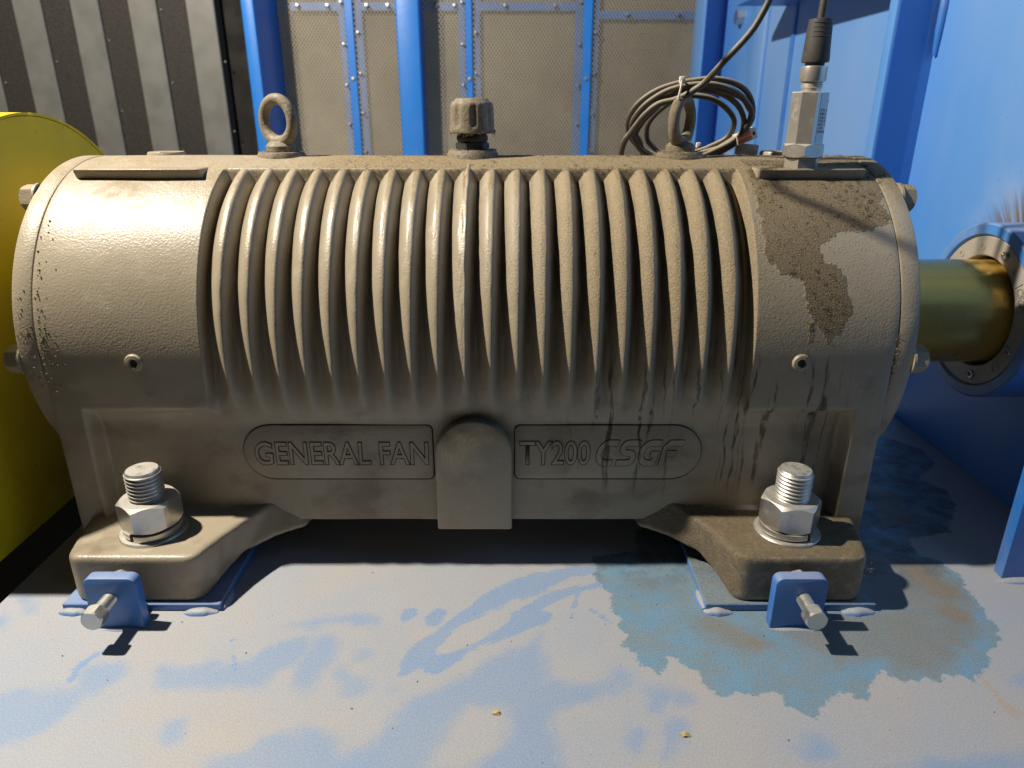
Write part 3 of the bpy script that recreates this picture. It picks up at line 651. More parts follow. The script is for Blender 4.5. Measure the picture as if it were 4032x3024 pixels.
for (x0, x1, left) in ((-0.2055, -0.0340, True), (0.0400, 0.2090, False)):
    poly = lozenge(x0, x1, Z0L, Z1L, left)
    pn = link('name_panel', bm_me(prism_bm(poly, YW-0.0016, YW+0.006, 'y', 0.0010, 2)), PAINT, house)
    ring = [Vector((a, YW-0.0004, b)) for a, b in poly]
    v, f = [], []; rad = [0.00055+0.0006*max(0, min(1, (0.100-p.z)/0.014)) for p in ring]; tube(v, f, ring, rad, 6, closed=True)
    link('panel_edge_groove', pd_me(v, f, smooth=60), DIRT, pn)
    yt = YW-0.0016
    if left: lettering('GENERAL FAN', pn, -0.1955, -0.0380, 0.0985, 0.1225, yt)
    else:
        lettering('TY200', pn, 0.0440, 0.1085, 0.0985, 0.1235, yt)
        # heavy slanted company mark, strokes of even weight
        def stroke_poly(pts, w):
            P = [Vector((a, b)) for a, b in pts]; L, Rr = [], []
            for i, p in enumerate(P):
                t1 = (p-P[i-1]).normalized() if i > 0 else None; t2 = (P[i+1]-p).normalized() if i < len(P)-1 else None
                t = ((t1 or t2)+(t2 or t1)).normalized(); nn = Vector((-t.y, t.x)); k = 1.0 if (t1 is None or t2 is None) else 1/max(0.5, t.dot(t1))
                L.append(p+nn*w*k); Rr.append(p-nn*w*k)
            return [(q.x, q.y) for q in L+Rr[::-1]]
        arc = lambda cx, cy, rx, ry, a0, a1, n=12: [(cx+rx*math.cos(R(a)), cy+ry*math.sin(R(a))) for a in np.linspace(a0, a1, n)]
        glyphs = [[(0.86, 0.90)]+arc(0.45, 0.5, 0.36, 0.40, 90, 270)+[(0.80, 0.10)],
                  [(1.88, 0.90)]+arc(1.36, 0.70, 0.22, 0.20, 90, 270, 8)+[(1.45, 0.50)]+arc(1.50, 0.30, 0.22, 0.20, 90, -90, 8)+[(1.0, 0.10)],
                  [(2.86, 0.90)]+arc(2.42, 0.5, 0.36, 0.40, 90, 270)+[(2.74, 0.10), (2.74, 0.46), (2.50, 0.46)],
                  [(3.90, 0.90), (3.30, 0.90), (3.12, 0.72), (3.12, 0.0)], [(3.12, 0.48), (3.66, 0.48)]]
        mx0, mx1, mz0, mz1 = 0.1135, 0.1935, 0.0985, 0.1235
        tr = lambda p: (mx0+(p[0]-0.05+0.28*(p[1]-0.1))/4.12*(mx1-mx0), mz0+p[1]*(mz1-mz0))
        bm = bmesh.new()
        for gi, g in enumerate(glyphs):
            pl = [tr(p) for p in stroke_poly(g, 0.115)]
            vv = [bm.verts.new((a, yt-0.0006-0.00001*gi, b)) for a, b in pl]
            hb = len(g)
            for i in range(hb-1): bm.faces.new((vv[i], vv[i+1], vv[2*hb-2-i], vv[2*hb-1-i]))
        link('company_mark', bm_me(bm, smooth=30), PAINT, pn)
        v, f = [], []
        for g in glyphs:
            pl = [Vector((*tr(p), 0)) for p in stroke_poly(g, 0.12)]; tube(v, f, [Vector((q.x, yt-0.0003, q.y)) for q in pl], 0.00042, 6, closed=True)
        link('mark_outline', pd_me(v, f, smooth=60), DIRT, pn)

# grease points, plugs
for sx in (-1, 1):
    g = link('grease_fitting', lathe_me([(0.0030, -0.006), (0.0030, 0.0005), (0.0042, 0.0022), (0.0068, 0.0018), (0.0078, 0.0), (0.0078, -0.004)], 28, 'y', (0, 0, 0)), PAINT, house)
    g.data.transform(Matrix.Rotation(math.pi, 4, 'Z')); g.data.transform(Matrix.Translation((sx*0.2815, YA-RC-0.0002, 0.2020)))
    hole = link('fitting_hole', lathe_me([(0, 0), (0.0032, 0)], 20, 'y', (sx*0.2815, YA-RC-0.0008, 0.2020)), DIRT, g)
for sx, yy in ((-1, 0.735), (1, 0.745)):
    link('screw_plug', lathe_me([(0, 0.3605), (0.006, 0.3605), (0.0065, 0.3625), (0.0165, 0.3630), (0.0175, 0.3615), (0.0175, 0.350)], 36, 'z', (sx*0.303, yy, 0)), PAINT, house)

# breather on the crown
br = empty('breather', (-0.0005, YA, 0.3580)); adopt(br, house)
bx, by = -0.0005, YA
link('boss', lathe_me([(0.0255, 0.350), (0.0245, 0.362), (0.0225, 0.3655), (0, 0.3660)], 40, 'z', (bx, by, 0)), SHADED_GRIMY, br)
link('hexagon_neck', hexhead_me(0.029, 0.0065, 'z', (bx, by, 0.3660), rot=0.2), BLACK, br)
link('neck', lathe_me([(0.0135, 0.372), (0.0150, 0.3745), (0.0150, 0.3775), (0.0135, 0.380), (0.0135, 0.384)], 32, 'z', (bx, by, 0)), BLACK, br)
def capmod(a, h): 
    k = 0.5+0.5*math.cos(8*(a+0.25)); w = smoothstep(0.3845, 0.389, h)*smoothstep(0.4080, 0.4030, h)
    return 1-0.075*float(w)*(1-smoothstep(0.0, 0.45, k))
cap_prof = [(0.0, 0.3805), (0.0195, 0.3805), (0.0214, 0.3815), (0.0214, 0.3840)] + [(0.0213-0.0008*i/9, 0.3850+0.0185*i/9) for i in range(10)] + [(0.0200, 0.4062), (0.0185, 0.4085), (0.0165, 0.4092), (0.0158, 0.4108), (0.0145, 0.4116), (0.0, 0.4116)]
link('cap', lathe_me(cap_prof, 96, 'z', (bx, by, 0), smooth=50, mod=capmod), SHADED_GRIMY, br)

# eye bolts
def eyebolt(x, y, yaw):
    e = empty('eye_bolt', (x, y, 0.358)); adopt(e, house)
    link('boss', lathe_me([(0.0235, 0.348), (0.0225, 0.3605), (0.0210, 0.3635), (0, 0.3640)], 40, 'z', (x, y, 0)), SHADED_GRIMY, e)
    link('collar', lathe_me([(0.0120, 0.3630), (0.0138, 0.3645), (0.0138, 0.3690), (0.0115, 0.3715), (0.0085, 0.3735), (0.0, 0.3740)], 36, 'z', (x, y, 0)), SHADED_GRIMY, e)
    cx = Vector((x, y, 0.3915)); d = Vector((math.cos(yaw), math.sin(yaw), 0)); pts, rad = [], []
    for i in range(56):
        a = 2*math.pi*i/56; pts.append(cx+d*(0.0178*math.cos(a))+Vector((0, 0, 0.0195*math.sin(a)))); rad.append(0.0052+0.0014*max(0, -math.sin(a))**3)
    v, f = [], []; tube(v, f, pts, rad, 16, closed=True); link('ring', pd_me(v, f, smooth=180), SHADED_GRIMY, e)
eyebolt(-0.1850, YA, R(-28)); eyebolt(0.1985, YA-0.004, R(52))

# ---------------------------------------------------------------- anchor bolts
def anchor(x, y, label, rot, tilt):
    t = empty('anchor_bolt', (x, y, 0.05)); tag(t, label, 'bolt', 'anchor bolts through the feet')
    link('washer', lathe_me([(0.0155, 0.0498), (0.0280, 0.0498), (0.0284, 0.0510), (0.0284, 0.0528), (0.0276, 0.0538), (0.0155, 0.0538)], 56, 'z', (x, y, 0)), ZINC, t)
    # split spring washer
    v, f = [], []; n = 64
    for i in range(n):
        a = 2*math.pi*(0.012+0.976*i/(n-1))+tilt; dz = 0.0016*i/(n-1)
        for r, h in ((0.0160, 0.0), (0.0242, 0.0), (0.0242, 0.0052), (0.0160, 0.0052)): v.append((x+r*math.cos(a), y+r*math.sin(a), 0.0540+dz+h))
    for i in range(n-1):
        for j in range(4): f.append((i*4+j, i*4+(j+1) % 4, (i+1)*4+(j+1) % 4, (i+1)*4+j))
    f += [(3, 2, 1, 0), tuple((n-1)*4+j for j in range(4))]
    link('spring_washer', pd_me(v, f, smooth=40), ZINC, t)
    link('nut', hexhead_me(0.0455, 0.0255, 'z', (x, y, 0.0606), rot=rot, cham=0.13, hole=0.0146), ZINC, t)
    link('threaded_stud', thread_me(0.0150, 0.045, 0.1130, 0.0035, 'z', (x, y, 0), tip=0.0015), ZINC, t)
anchor(-0.2810, 0.5440, 'zinc anchor bolt and nut on the clean left foot', 0.42, -1.9)
anchor(0.2820, 0.5440, 'zinc anchor bolt and nut on the dusty right foot', 0.95, -1.1)

# shim plates welded under the feet, with their corner welds
def bead(v, f, a, b, r, seed):
    a, b = Vector(a), Vector(b); pts, rad = [], []; n = 15
    for i in range(n):
        s_ = i/(n-1); p = a.lerp(b, s_)+Vector((0, 0.0012*mnoise.noise((s_*6, seed, 3)), 0)); pts.append(p+Vector((0, 0, -0.55*r))); rad.append(0.80*r*(0.35+0.75*math.sin(math.pi*(0.08+0.84*s_)))*(1+0.14*mnoise.noise((s_*3, seed, 0))))
    tube(v, f, pts, rad, 12)
def weld_link(v, f, parent):
    me = pd_me(v, f, smooth=60); set_attr(me, 'wipe', [0.997]*len(v)); set_attr(me, 'soft', [0.9]*len(v))
    return link('weld_bead', me, PLATE, parent)
def weld(parent, a, b, r, seed):
    v, f = [], []; bead(v, f, a, b, r, seed); return weld_link(v, f, parent)
for (x0, x1, lab, sd) in ((-0.3475, -0.2120, 'blue shim plate welded under the left foot', 1), (0.2030, 0.3490, 'blue shim plate welded under the right foot', 2)):
    s_ = box('shim_plate', BLUE, None, (x0, x1, 0.4990, 0.9410, 0.0002, 0.0070), 0.0008, 1); tag(s_, lab, 'shim plate')
    if x0 > 0:
        s_.data.materials.clear(); s_.data.materials.append(PLATE); set_attr(s_.data, 'oil', [1.05]*len(s_.data.vertices)); set_attr(s_.data, 'gpatch', [1.003]*len(s_.data.vertices)); set_attr(s_.data, 'rust', [0.99]*len(s_.data.vertices))
    weld(s_, (x0-0.002, 0.4975, 0.002), (x0+0.022, 0.4965, 0.002), 0.0065, sd)
    weld(s_, (x1-0.030, 0.4965, 0.002), (x1-0.002, 0.4980, 0.002), 0.0070, sd+4)
    weld(s_, ((x1 if x0 < 0 else x0), 0.500, 0.003), ((x1 if x0 < 0 else x0), 0.525, 0.003), 0.0060, sd+8)

# jacking brackets: upright plate, screw pointing at the viewer, lock nut behind
def bracket(xc, xs, label, tipx):
    t = empty('jacking_bracket', (xc, 0.482, 0)); tag(t, label, 'bracket', 'jacking brackets in front of the feet')
    hw = 0.0213; r = 0.0065; z1 = 0.0490
    poly = [(xc-hw, 0.0), (xc+hw, 0.0)] + [(xc+hw-r+r*math.cos(a), z1-r+r*math.sin(a)) for a in np.linspace(0, math.pi/2, 6)] + [(xc-hw+r+r*math.cos(a), z1-r+r*math.sin(a)) for a in np.linspace(math.pi/2, math.pi, 6)]
    link('plate', bm_me(prism_bm(poly, 0.4768, 0.4875, 'y', 0.0012, 2)), BLUE, t)
    zb = 0.0300
    th = thread_me(0.0058, 0.0, 0.042, 0.0017, 'y', (0, 0, 0)); th.transform(Matrix.Translation((xs, 0.4590, zb))); link('jack_screw', th, ZINC, t)
    hd = hexhead_me(0.0160, 0.0115, 'y', (xs, 0.4485, zb), rot=0.35, cham=0.16); link('screw_head', hd, ZINC, t)
    link('lock_nut', hexhead_me(0.0185, 0.0080, 'y', (xs+0.001, 0.4890, zb+0.004), rot=0.15, hole=0.0052), ZINC, t)
    v, f = [], []; bead(v, f, (xc-hw-0.004, 0.4765, 0.0), (xc+hw+0.003, 0.4755, 0.0), 0.0052, xc*9)
    weld_link(v, f, t)
bracket(-0.2880, -0.2895, 'blue bracket with jack screw, in front of the clean left foot', 0)
bracket(0.2720, 0.2745, 'blue bracket with jack screw, standing in the oil stain', 0)

# ---------------------------------------------------------------- shaft, seal, fan casing
sh = link('shaft', lathe_me([(0, 0.330), (0.0530, 0.330), (0.0530, 0.700), (0, 0.700)], 96, 'x', (0, YA, ZC), smooth=40), SHAFT); tag(sh, 'bare polished steel shaft between the housing and the seal ring', 'shaft')
XW = 0.577
seal = empty('shaft_seal', (XW, YA, ZC)); tag(seal, 'round shaft seal with blue rim and grey face plate on the casing', 'shaft seal')
link('rim', lathe_me([(0.0775, XW+0.002), (0.0775, 0.5215), (0.0790, 0.5195), (0.0880, 0.5195), (0.0900, 0.5215), (0.0900, XW+0.002)], 128, 'x', (0, YA, ZC), smooth=30), BLUE_PALE, seal)
fp = link('face_plate', lathe_me([(0.0570, 0.540), (0.0570, 0.5225), (0.0580, 0.5215), (0.0758, 0.5215), (0.0770, 0.5230), (0.0770, 0.540)], 128, 'x', (0, YA, ZC), smooth=30), CAST, seal)
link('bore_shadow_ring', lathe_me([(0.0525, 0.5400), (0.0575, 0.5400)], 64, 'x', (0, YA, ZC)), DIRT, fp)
for ang, nm in ((68, 1), (-22, 2), (-75, 3), (158, 4)):
    a = R(ang); yy = YA-0.0665*math.cos(a)*1.0; zz = ZC+0.0665*math.sin(a)
    sc_ = link('cap_screw', lathe_me([(0.0022, 0.5235), (0.0022, 0.5200), (0.0040, 0.5193), (0.0046, 0.5200), (0.0046, 0.524)], 24, 'x', (0, yy, zz)), ZINC, fp)
    link('screw_socket', lathe_me([(0, 0.5216), (0.0022, 0.5216)], 6, 'x', (0, yy, zz)), DIRT, sc_)
def on_disc(me, x, ang, r, w, h):
    """lay a flat text mesh on the seal face, reading along the tangent"""
    lo, hi = me_bounds(me); a = np.empty(len(me.vertices)*3); me.vertices.foreach_get('co', a); a = a.reshape(-1, 3).copy()
    u = ((a[:, 0]-lo[0])/(hi[0]-lo[0])-0.5)*w; q = ((a[:, 1]-lo[1])/(hi[1]-lo[1])-0.5)*h
    A = R(ang)-u/r; rr = r+q
    b = np.stack([x-a[:, 2]*0.0, YA-rr*np.cos(A), ZC+rr*np.sin(A)], 1); me.vertices.foreach_set('co', b.ravel()); me.update(); return me
link('lettering', on_disc(text_me('CSGF', 1.0, shear=0.3, offset=0.01), 0.5209, 24, 0.0668, 0.022, 0.0085), simple('cast_lettering', (0.26, 0.225, 0.185), 0.5), fp)  # lettering in an even grey-brown, darker than the face plate
v, f = [], []; fr = []
for (da, dr) in [(-0.0135, -0.0062), (0.0135, -0.0062), (0.0135, 0.0062), (-0.0135, 0.0062)]:
    fr.append((da, dr))
pts = []
for i in range(4):
    a0, a1 = fr[i], fr[(i+1) % 4]
    for k in range(8):
        s_ = k/8; da = a0[0]+(a1[0]-a0[0])*s_; dr = a0[1]+(a1[1]-a0[1])*s_; A = R(24)-da/0.0668; rr = 0.0668+dr; pts.append(Vector((0.5212, YA-rr*math.cos(A), ZC+rr*math.sin(A))))
tube(v, f, pts, 0.0005, 6, closed=True); link('mark_frame', pd_me(v, f, smooth=60), CAST, fp)
for ang, rr, q in ((100, 0.066, 0.0032), (48, 0.0665, 0.0022), (-2, 0.067, 0.0028), (-42, 0.067, 0.0050), (130, 0.067, 0.003)):
    A = R(ang); pts = [Vector((0.5212, YA-rr*math.cos(A)+q*math.cos(k*math.pi/8), ZC+rr*math.sin(A)+q*math.sin(k*math.pi/8))) for k in range(16)]
    v, f = [], []; tube(v, f, pts, 0.0004, 5, closed=True); link('mould_mark', pd_me(v, f, smooth=60), CAST, fp)

casing = empty('fan_casing', (XW, 1.0, 0)); tag(casing, 'light blue painted fan casing wall with upright stiffeners at right', 'fan casing')
link('wall_panel', bm_me(box_bm(XW, XW+0.012, 0.30, 2.24, 0.0005, 1.25)), CASING, casing)
def angle_iron(xt, y0, y1, t_):
    poly = [(xt, y0), (xt+t_, y0), (xt+t_, y1-t_), (XW+0.001, y1-t_), (XW+0.001, y1), (xt, y1)]
    link('stiffener', bm_me(prism_bm(poly, 0.0006, 1.24, 'z', 0.0010, 2)), CASING, casing)
angle_iron(0.5130, 0.9860, 1.0060, 0.0055); angle_iron(0.5020, 1.925, 2.020, 0.006)
box('ledge', BLUE, casing, (0.4770, XW+0.001, 1.0065, 1.560, 0.592, 0.602), 0.001, 1)
box('cover_strip', CASING, casing, (XW-0.009, XW+0.001, 1.66, 1.755, 0.0006, 1.24), 0.003, 3)
box('cover_strip', BLUE, casing, (XW-0.004, XW+0.001, 1.50, 1.515, 0.0006, 1.24), 0.0015, 2)
for (y, z) in ((1.86, 0.606), (1.86, 0.30)):
    link('casing_bolt', hexhead_me(0.030, 0.016, 'x', (XW-0.016, y, z), rot=0.2), ZINC, casing)
vv, ff = [], []; bead(vv, ff, (0.5745, 0.992, 0.560), (0.5745, 0.992, 0.470), 0.0065, 3.3); link('weld_bead', pd_me(vv, ff, smooth=60), BLUE, casing)
gus = empty('gusset_plate', (0.49, 0.548, 0)); tag(gus, 'upright blue gusset plate welded to the base at the right edge', 'gusset plate')
box('plate', BLUE, gus, (0.4860, XW-0.0005, 0.5440, 0.5560, 0.0004, 0.30), 0.0010, 2)
v, f = [], []; bead(v, f, (0.478, 0.5405, 0.001), (0.540, 0.5405, 0.001), 0.0075, 5.0); weld_link(v, f, gus)

# ---------------------------------------------------------------- yellow coupling guard
guard = empty('coupling_guard', (-0.55, YA, 0)); tag(guard, 'yellow sheet metal coupling guard with round top at the left edge', 'guard')
XG = -0.4230; RG = 0.1935
out = [(YA-RG, 0.020)] + [(YA-RG*math.cos(a), ZC+RG*math.sin(a)) for a in np.linspace(0, math.pi, 60)] + [(YA+RG, 0.020)]
def hood():
    v, f = [], []; t_ = 0.0025
    inn = [(YA+(a-YA)*(1-t_/RG), (b if b < 0.03 else ZC+(b-ZC)*(1-t_/RG))) for a, b in out]
    n = len(out)
    for X in (XG-0.0005, -0.80):
        for a, b in out: v.append((X, a, b))
        for a, b in inn: v.append((X, a, b))
    for i in range(n-1):
        f.append((i, i+1, 2*n+i+1, 2*n+i)); f.append((n+i+1, n+i, 3*n+i, 3*n+i+1)); f.append((i+1, i, n+i, n+i+1)); f.append((2*n+i, 2*n+i+1, 3*n+i+1, 3*n+i))
    f += [(0, 2*n, 3*n, n), (n-1, 2*n-1, 4*n-1, 3*n-1)]
    bm = bmesh.new(); me = pd_me(v, f, smooth=None); bm.from_mesh(me); bmesh.ops.recalc_face_normals(bm, faces=bm.faces); bm.to_mesh(me); bm.free(); return fin_me(me, 30)
link('hood', hood(), YELLOW, guard)
ins_ = [(YA+(a-YA)*0.983, (0.0205 if b < 0.03 else ZC+(b-ZC)*0.983)) for a, b in out]
link('end_plate', bm_me(prism_bm(ins_, XG-0.0035, XG-0.0015, 'x')), YELLOW, guard)
for a in (92, 106, 62):
    A = R(a); pts = [Vector((XG-0.0012, YA-(RG-0.0015)*math.cos(A+d), ZC+(RG-0.0015)*math.sin(A+d))) for d in np.linspace(-0.03, 0.03, 6)]
    tube_obj('tack_weld', YELLOW, guard, pts, [0.0006, 0.0014, 0.0016, 0.0016, 0.0014, 0.0006], 6)

# ---------------------------------------------------------------- vibration sensor
SX, SY = 0.2960, 0.6640
sen = empty('vibration_sensor', (SX, SY, 0.352)); tag(sen, 'upright cylindrical steel vibration sensor with black plug on top', 'sensor')
link('base', lathe_me([(0, 0.348), (0.0152, 0.348), (0.0152, 0.3605), (0.0146, 0.3612), (0, 0.3612)], 6, 'z', (SX, SY, 0), smooth=20), STEEL, sen)
link('hexagon', hexhead_me(0.0325, 0.0115, 'z', (SX, SY, 0.3620), rot=0.25, cham=0.16), STEEL, sen)
bodyp = link('sensor_body', lathe_me([(0, 0.3725), (0.0162, 0.3725), (0.0162, 0.4150), (0.0156, 0.4158), (0, 0.4158)], 8, 'z', (SX, SY, 0), smooth=20), STEEL, sen)
link('threaded_neck', lathe_me([(0.0083, 0.4150), (0.0083, 0.4185)] + [q for i in range(4) for q in ((0.0083, 0.4185+i*0.0015), (0.0090, 0.4190+i*0.0015), (0.0090, 0.4194+i*0.0015))] + [(0.0083, 0.4250)], 32, 'z', (SX, SY, 0)), STEEL, sen)
link('knurled_ring', lathe_me([(0.0085, 0.4240), (0.0106, 0.4240), (0.0110, 0.4250), (0.0110, 0.4345), (0.0106, 0.4358), (0.0080, 0.4362)], 120, 'z', (SX, SY, 0), smooth=40, mod=lambda a, h: 1-(0.025 if (int(a/(2*math.pi)*120+0.5) % 2 and 0.4249 < h < 0.4346) else 0)), STEEL, sen)
boot = link('plug_boot', lathe_me([(0.0078, 0.4355), (0.0078, 0.4385), (0.0110, 0.4390), (0.0114, 0.4410), (0.0106, 0.4520), (0.0100, 0.4660), (0.0092, 0.4720), (0.0040, 0.4728)], 28, 'z', (SX, SY, 0), smooth=40), BOOT, sen)
for zz in (0.4585, 0.4620, 0.4655, 0.4690):
    for a in (-118, -62):
        v, f = [], []; rr = 0.0103-(zz-0.452)*0.05
        pts = [Vector((SX+rr*math.cos(R(a+d)), SY+rr*math.sin(R(a+d)), zz)) for d in np.linspace(-20, 20, 6)]; tube(v, f, pts, 0.0007, 5); link('grip_slot', pd_me(v, f, smooth=60), BLACK, boot)
cab_pts = catmull([(SX, SY, 0.4715), (SX+0.0010, SY+0.0005, 0.4950), (SX+0.003, SY+0.003, 0.530), (SX+0.006, SY+0.006, 0.60), (SX+0.010, SY+0.008, 0.70)], 8)
link('sensor_cable', (lambda vf: (tube(vf[0], vf[1], cab_pts, 0.0034, 12), pd_me(vf[0], vf[1], smooth=60))[1])(([], [])), CABLE, sen)
# silver label wrapped round the front right of the body, with its print
lab_me = []
A0, A1 = -75, 10
n = 14; v, f = [], []
for i in range(n+1):
    a = R(A0+(A1-A0)*i/n)
    seg = math.pi/4; am = (a % seg)-seg/2; rr = 0.0162*math.cos(seg/2)/math.cos(am)+0.00025
    for z in (0.3745, 0.4145): v.append((SX+rr*math.cos(a), SY+rr*math.sin(a), z))
for i in range(n): f.append((2*i, 2*i+2, 2*i+3, 2*i+1))
lb = link('label', pd_me(v, f, smooth=20), STICKER, sen)
lines = [('一体化振动变送器', 0.4068), ('型号: HG8510', 0.4000), ('量程: 0-20mm/s', 0.3970), ('安装方式: M10', 0.3940), ('供电: DC24V', 0.3912), ('编号: HZ210', 0.3884), ('江阴', 0.3856), ('服务电话: 0510', 0.3826)]
for s_, zz in lines:
    me = text_me(s_, 1.0); lo, hi = me_bounds(me); a = np.empty(len(me.vertices)*3); me.vertices.foreach_get('co', a); a = a.reshape(-1, 3).copy()
    sc_ = 0.0025; u = (a[:, 0]-lo[0])*sc_; A = R(-72 if zz < 0.403 else -52)+u/0.0160
    seg = math.pi/4; am = np.mod(A, seg)-seg/2; rr = 0.0162*math.cos(seg/2)/np.cos(am)+0.0005
    me.vertices.foreach_set('co', np.stack([SX+rr*np.cos(A), SY+rr*np.sin(A), zz+a[:, 1]*sc_], 1).ravel()); me.update(); link('print', me, INK, lb)

# ---------------------------------------------------------------- coiled cable on the right eye bolt
LOOPS = [[(0.152,0.7443,0.3849),(0.1531,0.7357,0.3983),(0.1611,0.728,0.4097),(0.1746,0.7218,0.4188),(0.1914,0.718,0.4242),(0.2058,0.7163,0.4265),(0.2239,0.7151,0.4282),(0.2436,0.7175,0.4249),(0.2591,0.7232,0.4167),(0.2689,0.7323,0.4033),(0.2703,0.7414,0.3894),(0.2621,0.749,0.3773),(0.2455,0.7567,0.3648),(0.2322,0.76,0.3592),(0.2068,0.7624,0.3551),(0.1814,0.76,0.3592),(0.1617,0.7538,0.3695)],
 [(0.1543,0.7383,0.385),(0.1559,0.7325,0.3939),(0.1639,0.7249,0.4054),(0.1771,0.7182,0.4152),(0.1909,0.7143,0.4206),(0.2089,0.7124,0.4233),(0.2276,0.7129,0.4227),(0.2484,0.7177,0.4159),(0.2624,0.7249,0.4054),(0.2676,0.7306,0.3968),(0.2659,0.7383,0.385),(0.2577,0.7459,0.3729),(0.2404,0.7521,0.3627),(0.2255,0.7555,0.3571),(0.1975,0.7569,0.3546),(0.172,0.7536,0.3603),(0.1593,0.7454,0.3736)],
 [(0.1599,0.746,0.3774),(0.1642,0.7384,0.3895),(0.1731,0.7312,0.4004),(0.1859,0.7231,0.4125),(0.2033,0.7188,0.4187),(0.2223,0.7193,0.418),(0.2386,0.7221,0.4139),(0.2536,0.7283,0.4047),(0.2634,0.7374,0.3909),(0.2636,0.746,0.3774),(0.2519,0.7518,0.3681),(0.2333,0.7556,0.3617),(0.2103,0.7594,0.3553),(0.1852,0.758,0.3577),(0.1667,0.7532,0.3657)],
 [(0.1727,0.755,0.3771),(0.1723,0.7479,0.3886),(0.1796,0.7407,0.3997),(0.1922,0.734,0.4098),(0.2066,0.7311,0.414),(0.2264,0.7326,0.4119),(0.2423,0.7373,0.4048),(0.2549,0.7445,0.3938),(0.2573,0.7512,0.3833),(0.2527,0.757,0.374),(0.2385,0.7617,0.3661),(0.2311,0.7637,0.3629),(0.2116,0.7665,0.358),(0.1905,0.7651,0.3605),(0.1774,0.7598,0.3693)]]
LEAD = [(0.240,0.400,0.800),(0.160,0.500,0.640),(0.100,0.570,0.555),(0.060,0.604,0.545),(0.036,0.630,0.553),(0.060,0.668,0.585),(0.140,0.690,0.600),(0.220,0.690,0.565),(0.256,0.679,0.510),(0.249,0.682,0.472),(0.2234,0.688,0.4396),(0.2127,0.699,0.4249),(0.2037,0.7043,0.4176),(0.194,0.7081,0.4122),(0.1872,0.71,0.4095),(0.1737,0.7124,0.406),(0.1634,0.7186,0.3969),(0.1573,0.7243,0.3882),(0.1524,0.7296,0.3801),(0.148,0.7339,0.3733),(0.1462,0.7397,0.364),(0.1465,0.7444,0.3562)]
coil = empty('cable_coil', (0.21, 0.74, 0.36)); tag(coil, 'coiled grey sensor cable tied to the right eye bolt', 'cable')
v, f = [], []
for k, L in enumerate(LOOPS): tube(v, f, catmull(L, 6, True), 0.0027, 10, closed=True)
L2 = [(x+0.004+0.003*math.sin(7*x*40), y+0.004, z-0.0035+0.002*math.cos(x*120)) for x, y, z in LOOPS[1]]
tube(v, f, catmull(L2, 6, True), 0.0027, 10, closed=True)
link('loops', pd_me(v, f, smooth=60), CABLE, coil)
tube_obj('lead', CABLE, coil, catmull(LEAD, 7), 0.0029, 10)  # path starts with an added loop out of view, for its shadow on the housing
tie = catmull([(0.1925,0.705,0.4275),(0.1918,0.7025,0.420),(0.1905,0.703,0.412),(0.1925,0.708,0.4045),(0.1965,0.716,0.4035),(0.1975,0.724,0.411),(0.196,0.724,0.421),(0.194,0.714,0.4275)], 6, True)
tube_obj('cable_tie', NYLON, coil, tie, 0.0011, 6, True)
box('tie_head', NYLON, coil, (0.1905, 0.1955, 0.7030, 0.7080, 0.4235, 0.4300), 0.0008, 2)
box('tie_head', NYLON, coil, (0.2195, 0.2240, 0.7380, 0.7430, 0.3660, 0.3715), 0.001, 2)
def connector(loc, rz, ry, label, levers):
    t = empty('wire_connector', loc); tag(t, label, 'connector')
    M_ = Matrix.Translation(loc) @ Matrix.Rotation(rz, 4, 'Z') @ Matrix.Rotation(ry, 4, 'Y')
    def pc(nm, b, mt, bev):
        me = bm_me(box_bm(*b, bev, 2)); me.transform(M_); link(nm, me, mt, t)
    pc('shell', (-0.0105, 0.0105, -0.006, 0.006, -0.0055, 0.0055), WHITEPLASTIC if levers else GREYPLASTIC, 0.0012)
    if levers:
        for zz in (-0.0026, 0.0026): pc('lever', (-0.0095, 0.0040, -0.0074, -0.0058, zz-0.0019, zz+0.0019), ORANGE, 0.0003)
        pc('test_slot', (0.0062, 0.0082, -0.0064, -0.0059, -0.0018, 0.0018), BLACK, 0.0)
connector((0.2690, 0.7480, 0.3770), R(4), R(-22), 'white wire connector with orange levers beside the cable coil', True)
connector((0.2735, 0.7520, 0.3640), R(-8), R(4), 'small grey wire connector on the housing under the orange levers', False)

# ---------------------------------------------------------------- background: slatted screen and mesh fence
scr = empty('slatted_screen', (-1.0, 2.02, 0)); tag(scr, 'dark perforated screen with grey upright slats behind the yellow guard', 'screen')
box('perforated_sheet', DARKSHEET, scr, (-1.80, -0.716, 2.020, 2.026, -0.60, 1.30))
box('gap_shadow_sheet', VOIDM, scr, (-0.716, -0.643, 2.060, 2.066, -0.60, 1.30))  # black sheet standing in for the shadow in the gap beside the post
for i in range(5):
    x0 = -1.3660+i*0.1455
    box('slat', GALV, scr, (x0, x0+0.071, 2.010, 2.0195, -0.60, 1.30), 0.002, 1)
    for z in np.arange(0.30, 0.80, 0.17):
        link('rivet', lathe_me([(0.0028, 2.0196), (0.0028, 2.0185), (0.002, 2.0175), (0, 2.017)][::-1], 10, 'y', (x0+0.078, 0, float(z)+0.05*(i % 3))), GALV, scr)
fence = empty('mesh_fence', (0, 2.2, 0)); tag(fence, 'expanded metal mesh fence in blue frame behind the housing', 'fence')
YF = 2.20
box('end_post', BLUE_CLEAN, fence, (-0.642, -0.611, 2.000, 2.235, -0.60, 1.30), 0.003, 2)
box('post', BLUE_CLEAN, fence, (-0.2700, -0.2080, 2.095, YF-0.001, -0.60, 1.30), 0.005, 3)
box('backing_felt', FELT, fence, (-0.611, 0.576, 2.232, 2.238, -0.60, 1.30))
